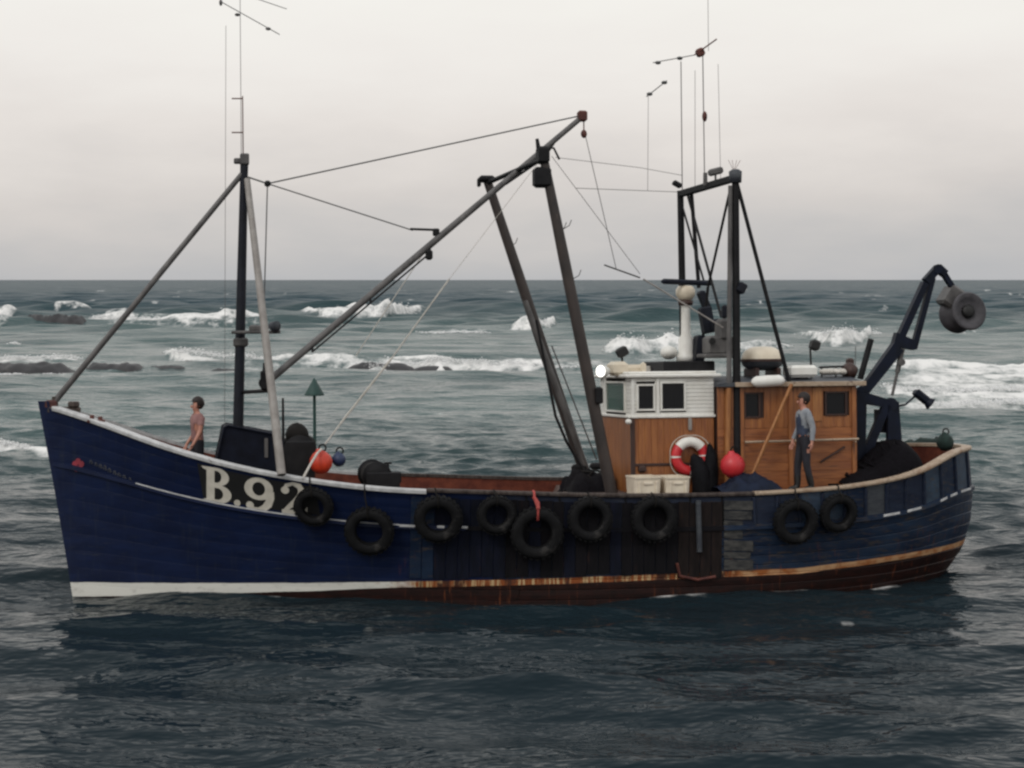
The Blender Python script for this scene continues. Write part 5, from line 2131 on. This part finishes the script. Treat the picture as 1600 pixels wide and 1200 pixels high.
c = Vector((loc(925, 760, -.2).x, -.2, 1.0))
q = [loc(a, b, .2) for a, b in ((890, 770), (898, 752), (910, 740), (925, 746), (938, 738), (948, 750), (955, 770))]
t = carried('net_tangle', c, 'dark tangle of netting and chain at the foot of the leaning posts', 'fishing net')
mb = MB()
heap(mb, [(p.x - c.x, p.z - c.z) for p in q], -.9, .9, 21, 16, .14)
part(mb, 'net_body', 'net', t)
for k in range(7):
    mb = MB()
    x0_ = random.uniform(-.3, .3)
    mb.tube([Vector((x0_ + random.uniform(-.15, .15), .9 - .3 * u_, .45 + .28 * u_ - .04 * u_ * u_ + random.uniform(-.05, .05))) for u_ in range(5)], .022, 5)
    part(mb, 'loose_rope', 'rope_dark', t)
c = loc(1010, 577, -.4)
t = carried('rope_coil', c, 'small coil of pale rope on the wheelhouse roof', 'rope')
mb = MB()
for k in range(4):
    mb.tube([Vector((math.cos(a_) * (.16 - .01 * k), math.sin(a_) * (.16 - .01 * k), .025 * k - .03)) for a_ in np.linspace(0, 2 * math.pi, 17)], .016, 5)
part(mb, 'turns', 'rope', t)

# rolled green net along the far stern rail
c = loc(1445, 696, -1.6)
t = carried('green_net_roll', c, 'rolled dark green net along the far stern rail', 'fishing net')
mb = MB()
a, b = loc(1408, 699, -1.9) - c, loc(1474, 692, -1.0) - c
mb.tube([a.lerp(b, k / 10) + Vector((random.uniform(-.02, .02), 0, random.uniform(-.03, .03))) for k in range(11)], [.11, .13, .12, .14, .13, .14, .12, .14, .13, .12, .1], 10)
part(mb, 'roll', 'green_net', t)
mb = MB()
for u in (.25, .6, .85):
    p = a.lerp(b, u)
    mb.tube([p + Vector((0, math.cos(q_) * .13, math.sin(q_) * .13)) for q_ in np.linspace(0, 2 * math.pi, 13)], .012, 5)
part(mb, 'lashing', 'rope_dark', t)

# life raft canister on the deckhouse roof
c = loc(1191, 580, .55)
t = carried('life_raft', c, 'cream life raft canister with dark strap band on the roof', 'life raft')
k_ = 31 / F
Lr = 33 * k_


def shell(mb, sgn, zoff, h_):
    rows = []
    for i in range(17):
        u = -1 + 2 * i / 16
        e = max(0.02, (1 - abs(u) ** 3.2)) ** .5
        rows.append([Vector((u * Lr, .36 * e * math.cos(q_), zoff + sgn * h_ * e * math.sin(q_))) for q_ in np.linspace(0, math.pi, 13)])
    mb.ring_loft(rows, close=False, caps=True)


mb = MB()
shell(mb, 1, 19 * k_, 21 * k_)
part(mb, 'upper_shell', 'cream', t)
mb = MB()
shell(mb, -1, 16 * k_, 15 * k_)
part(mb, 'lower_shell', 'stern_grey', t)
mb = MB()
rows = []
for z in (15.5 * k_, 19.5 * k_):
    rows.append([Vector((math.copysign(abs(math.cos(q_)) ** .6, math.cos(q_)) * (Lr + .02), math.copysign(abs(math.sin(q_)) ** .75, math.sin(q_)) * .385, z)) for q_ in np.linspace(0, 2 * math.pi, 33)[:-1]])
mb.ring_loft(rows)
part(mb, 'rim_band', 'wood_dark', t)
mb = MB()
for u in (-.55, .55):
    mb.box((u * Lr, 0, -.02), (.07, .7, .16), None, .015)
part(mb, 'cradle', 'wood_dark', t)


# ------------------------------------------------------------------ people
def person(base, heading, J, E_, RAD, regions, label, head_tilt=0.0):
    """J: joints (x forward, y left, z up), one skinned body; regions: [(name, material, bone names, offset)]"""
    names = list(J)
    me = bpy.data.meshes.new('tmp')
    me.from_pydata([J[n] for n in names], [(names.index(a), names.index(b)) for a, b in E_], [])
    o = bpy.data.objects.new('tmp', me)
    COL.objects.link(o)
    sk = o.modifiers.new('skin', 'SKIN')
    sk.use_smooth_shade = True
    sk.branch_smoothing = 0.4
    for i, n in enumerate(names):
        r_ = RAD[n]
        me.skin_vertices[0].data[i].radius = r_ if isinstance(r_, tuple) else (r_, r_)
        me.skin_vertices[0].data[i].use_root = (n == 'pelvis')
    ss = o.modifiers.new('sub', 'SUBSURF')
    ss.levels = ss.render_levels = 2
    dg = bpy.context.evaluated_depsgraph_get()
    ev = bpy.data.meshes.new_from_object(o.evaluated_get(dg))
    bpy.data.objects.remove(o)
    V_ = [Vector(v.co) for v in ev.vertices]
    N_ = [Vector(v.normal) for v in ev.vertices]
    Fc = [list(p.vertices) for p in ev.polygons]
    P_ = {n: Vector(J[n]) for n in names}

    def near(v):
        best, bn = 1e9, None
        for a, b in E_:
            pa, pb2 = P_[a], P_[b]
            d = pb2 - pa
            t_ = max(0, min(1, (v - pa).dot(d) / max(d.length_squared, 1e-9)))
            dist = (v - pa - d * t_).length
            if dist < best:
                best, bn = dist, (a, b, t_)
        return bn
    own = [near(v) for v in V_]
    t = thing('person', base, label, 'person')
    t.matrix_world = t.matrix_world @ Matrix.Rotation(heading, 4, 'Z')
    ev.name = 'body'
    ev.materials.clear()
    ev.materials.append(M['skin'])
    body = bpy.data.objects.new('body', ev)
    COL.objects.link(body)
    body.parent = t
    for (nm, m, test, off) in regions:
        keep = [test(own[i], V_[i]) for i in range(len(V_))]
        mb = MB()
        idx = {}
        vs, fs = [], []
        for f in Fc:
            if all(keep[i] for i in f):
                g = []
                for i in f:
                    if i not in idx:
                        idx[i] = len(vs)
                        vs.append(V_[i] + N_[i] * off)
                    g.append(idx[i])
                fs.append(g)
        mb.add(vs, fs, True)
        part(mb, nm, m, t)
    h = P_['head']
    for s_ in (-1, 1):
        mb = MB()
        mb.ball(h + Vector((.088, .033 * s_, .005)), .009, 8, 6)
        part(mb, 'eye', 'hair', t)
        mb = MB()
        mb.ball(h + Vector((-.005, .083 * s_, -.005)), (.025, .014, .036), 8, 6)
        part(mb, 'ear', 'skin', t)
    mb = MB()
    mb.ball(h + Vector((.105, 0, -.03)), (.022, .015, .028), 8, 6)
    part(mb, 'nose', 'skin', t)
    mb = MB()
    mb.ball(h + Vector((.080, 0, -.078)), (.010, .024, .006), 8, 5)
    part(mb, 'mouth', 'lips', t)
    mb = MB()
    vs0 = len(mb.v)
    mb.ball(h + Vector((-.018, 0, .032)), (.120, .105, .120), 18, 14, .06)
    # trim the hair away from the face
    keepf = []
    for f in mb.f:
        c = sum((Vector(mb.v[i]) for i in f), Vector()) / len(f) - h
        if c.x > .04 and c.z < .06:
            continue
        if c.z < -.075:
            continue
        keepf.append(f)
    mb.f = keepf
    mb.sm = [True] * len(keepf)
    part(mb, 'hair', 'hair', t)
    return t


def hand(J, E_, RAD, side, wrist, fwd, palm_n):
    """palm with four fingers and a thumb, slightly curled"""
    w_ = Vector(J[wrist])
    f = Vector(fwd).normalized()
    n = Vector(palm_n).normalized()
    l_ = f.cross(n)
    J['palm_' + side] = tuple(w_ + f * .07)
    RAD['palm_' + side] = (.036, .022)
    E_.append((wrist, 'palm_' + side))
    pa = Vector(J['palm_' + side])
    for k, (off, ln) in enumerate(((-.03, .075), (-.01, .085), (.01, .08), (.03, .065))):
        a = pa + l_ * off + f * .03
        b = a + f * ln * .55 + n * .012
        c = b + f * ln * .35 + n * .03
        for q_, pnt, r_ in (('a', a, .011), ('b', b, .0095), ('c', c, .008)):
            J['f%d%s_%s' % (k, q_, side)] = tuple(pnt)
            RAD['f%d%s_%s' % (k, q_, side)] = r_
        E_ += [('palm_' + side, 'f%da_%s' % (k, side)), ('f%da_%s' % (k, side), 'f%db_%s' % (k, side)), ('f%db_%s' % (k, side), 'f%dc_%s' % (k, side))]
    a = w_ + f * .045 - l_ * .04 + n * .015
    b = a + f * .045 - l_ * .015 + n * .02
    for q_, pnt, r_ in (('a', a, .012), ('b', b, .009)):
        J['t%s_%s' % (q_, side)] = tuple(pnt)
        RAD['t%s_%s' % (q_, side)] = r_
    E_ += [('palm_' + side, 'ta_' + side), ('ta_' + side, 'tb_' + side)]


def base_body(h=1.75):
    k = h / 1.75
    J = dict(pelvis=(0, 0, .95), waist=(.01, 0, 1.10), chest=(.015, 0, 1.28), upper=(0, 0, 1.42), neck=(0, 0, 1.50), jaw=(.03, 0, 1.565), head=(.005, 0, 1.635), crown=(-.005, 0, 1.70),
             shl=(0, .17, 1.41), shr=(0, -.17, 1.41), ell=(-.03, .235, 1.13), elr=(-.03, -.235, 1.13), wrl=(.06, .25, .90), wrr=(.06, -.25, .90),
             hipl=(0, .095, .88), hipr=(0, -.095, .88), knl=(.03, .10, .49), knr=(.03, -.10, .49), anl=(-.01, .10, .09), anr=(-.01, -.10, .09), tol=(.15, .12, .04), tor=(.15, -.12, .04))
    RAD = dict(pelvis=(.135, .115), waist=(.125, .10), chest=(.155, .115), upper=(.13, .095), neck=.055, jaw=.062, head=(.082, .092), crown=(.062, .07),
               shl=.062, shr=.062, ell=.043, elr=.043, wrl=.03, wrr=.03, hipl=.085, hipr=.085, knl=.06, knr=.06, anl=.043, anr=.043, tol=.035, tor=.035)
    E_ = [('pelvis', 'waist'), ('waist', 'chest'), ('chest', 'upper'), ('upper', 'neck'), ('neck', 'jaw'), ('jaw', 'head'), ('head', 'crown'),
          ('upper', 'shl'), ('upper', 'shr'), ('shl', 'ell'), ('shr', 'elr'), ('ell', 'wrl'), ('elr', 'wrr'),
          ('pelvis', 'hipl'), ('pelvis', 'hipr'), ('hipl', 'knl'), ('hipr', 'knr'), ('knl', 'anl'), ('knr', 'anr'), ('anl', 'tol'), ('anr', 'tor')]
    return J, E_, RAD


LEGS = {'hipl', 'hipr', 'knl', 'knr', 'anl', 'anr', 'tol', 'tor'}


def t_trousers(b, v):
    if abs(v.y) < .165 and .75 < v.z < 1.03:
        return True
    return (b[1] in LEGS and b[1] not in ('tol', 'tor')) or (b[0] == 'pelvis' and v.z < 1.03) or (b[1] in ('tol', 'tor') and v.z > .10)


def t_boots(b, v):
    return b[1] in ('anl', 'anr', 'tol', 'tor') and v.z < .30


# man in a dull pink top on the foredeck, looking forward
J, E_, RAD = base_body()
J['ell'] = (.05, .21, 1.15)
J['wrl'] = (.18, .22, .95)
J['elr'] = (-.06, -.21, 1.14)
J['wrr'] = (.09, -.25, .93)
J['jaw'] = (.035, .0, 1.56)
hand(J, E_, RAD, 'l', 'wrl', (.5, -.1, -.85), (.8, -.3, .4))
hand(J, E_, RAD, 'r', 'wrr', (.5, .1, -.85), (.7, .3, .4))
pb1 = loc(308, 622, -.25)


def t_top(b, v):
    if b[1] in ('ell', 'elr'):
        return b[2] < .55 and v.z < 1.475
    return b[0] in ('waist', 'chest', 'upper', 'pelvis') and b[1] in ('waist', 'chest', 'upper', 'neck', 'shl', 'shr') and 1.0 < v.z < 1.475


person((pb1.x, -.25, pb1.z - 1.755), R(25), J, E_, RAD, [('top', 'pink_top', t_top, .014), ('trousers', 'trousers', t_trousers, .010), ('boots', 'boots', t_boots, .016)],
       'dark-haired person in a dull pink top standing on the foredeck behind the white rail')

# man in pale shirt and dark waistcoat by the after deckhouse, facing forward
J, E_, RAD = base_body()
J['ell'] = (-.07, .22, 1.14)
J['wrl'] = (-.02, .27, .90)
J['elr'] = (-.02, -.22, 1.14)
J['wrr'] = (.08, -.25, .92)
J['knl'] = (.00, .10, .49)
J['anl'] = (-.10, .10, .09)
J['tol'] = (.06, .12, .04)
J['knr'] = (.07, -.10, .49)
J['anr'] = (.08, -.10, .09)
J['tor'] = (.24, -.12, .04)
hand(J, E_, RAD, 'l', 'wrl', (.1, 0, -1), (.6, -.8, 0))
hand(J, E_, RAD, 'r', 'wrr', (.3, 0, -1), (.6, .8, 0))


def t_shirt(b, v):
    arm = b[1] in ('ell', 'elr', 'wrl', 'wrr', 'shl', 'shr') and not (b[1] in ('wrl', 'wrr') and b[2] > .9)
    tor = b[0] in ('waist', 'chest', 'upper', 'pelvis') and b[1] in ('waist', 'chest', 'upper', 'neck', 'shl', 'shr') and 1.0 < v.z < 1.475
    return arm or tor


def t_vest(b, v):
    return b[0] in ('waist', 'chest', 'pelvis', 'upper') and b[1] in ('waist', 'chest', 'upper') and 1.0 < v.z < 1.45 and abs(v.y) < .165


pm = loc(1255, 615, 1.95)
person((pm.x, 1.95, pm.z - 1.755), R(8), J, E_, RAD, [('shirt', 'shirt', t_shirt, .012), ('waistcoat', 'vest', t_vest, .022), ('trousers', 'trousers', t_trousers, .010), ('boots', 'boots', t_boots, .016)],
       'person in pale shirt and dark waistcoat standing beside the after deckhouse')
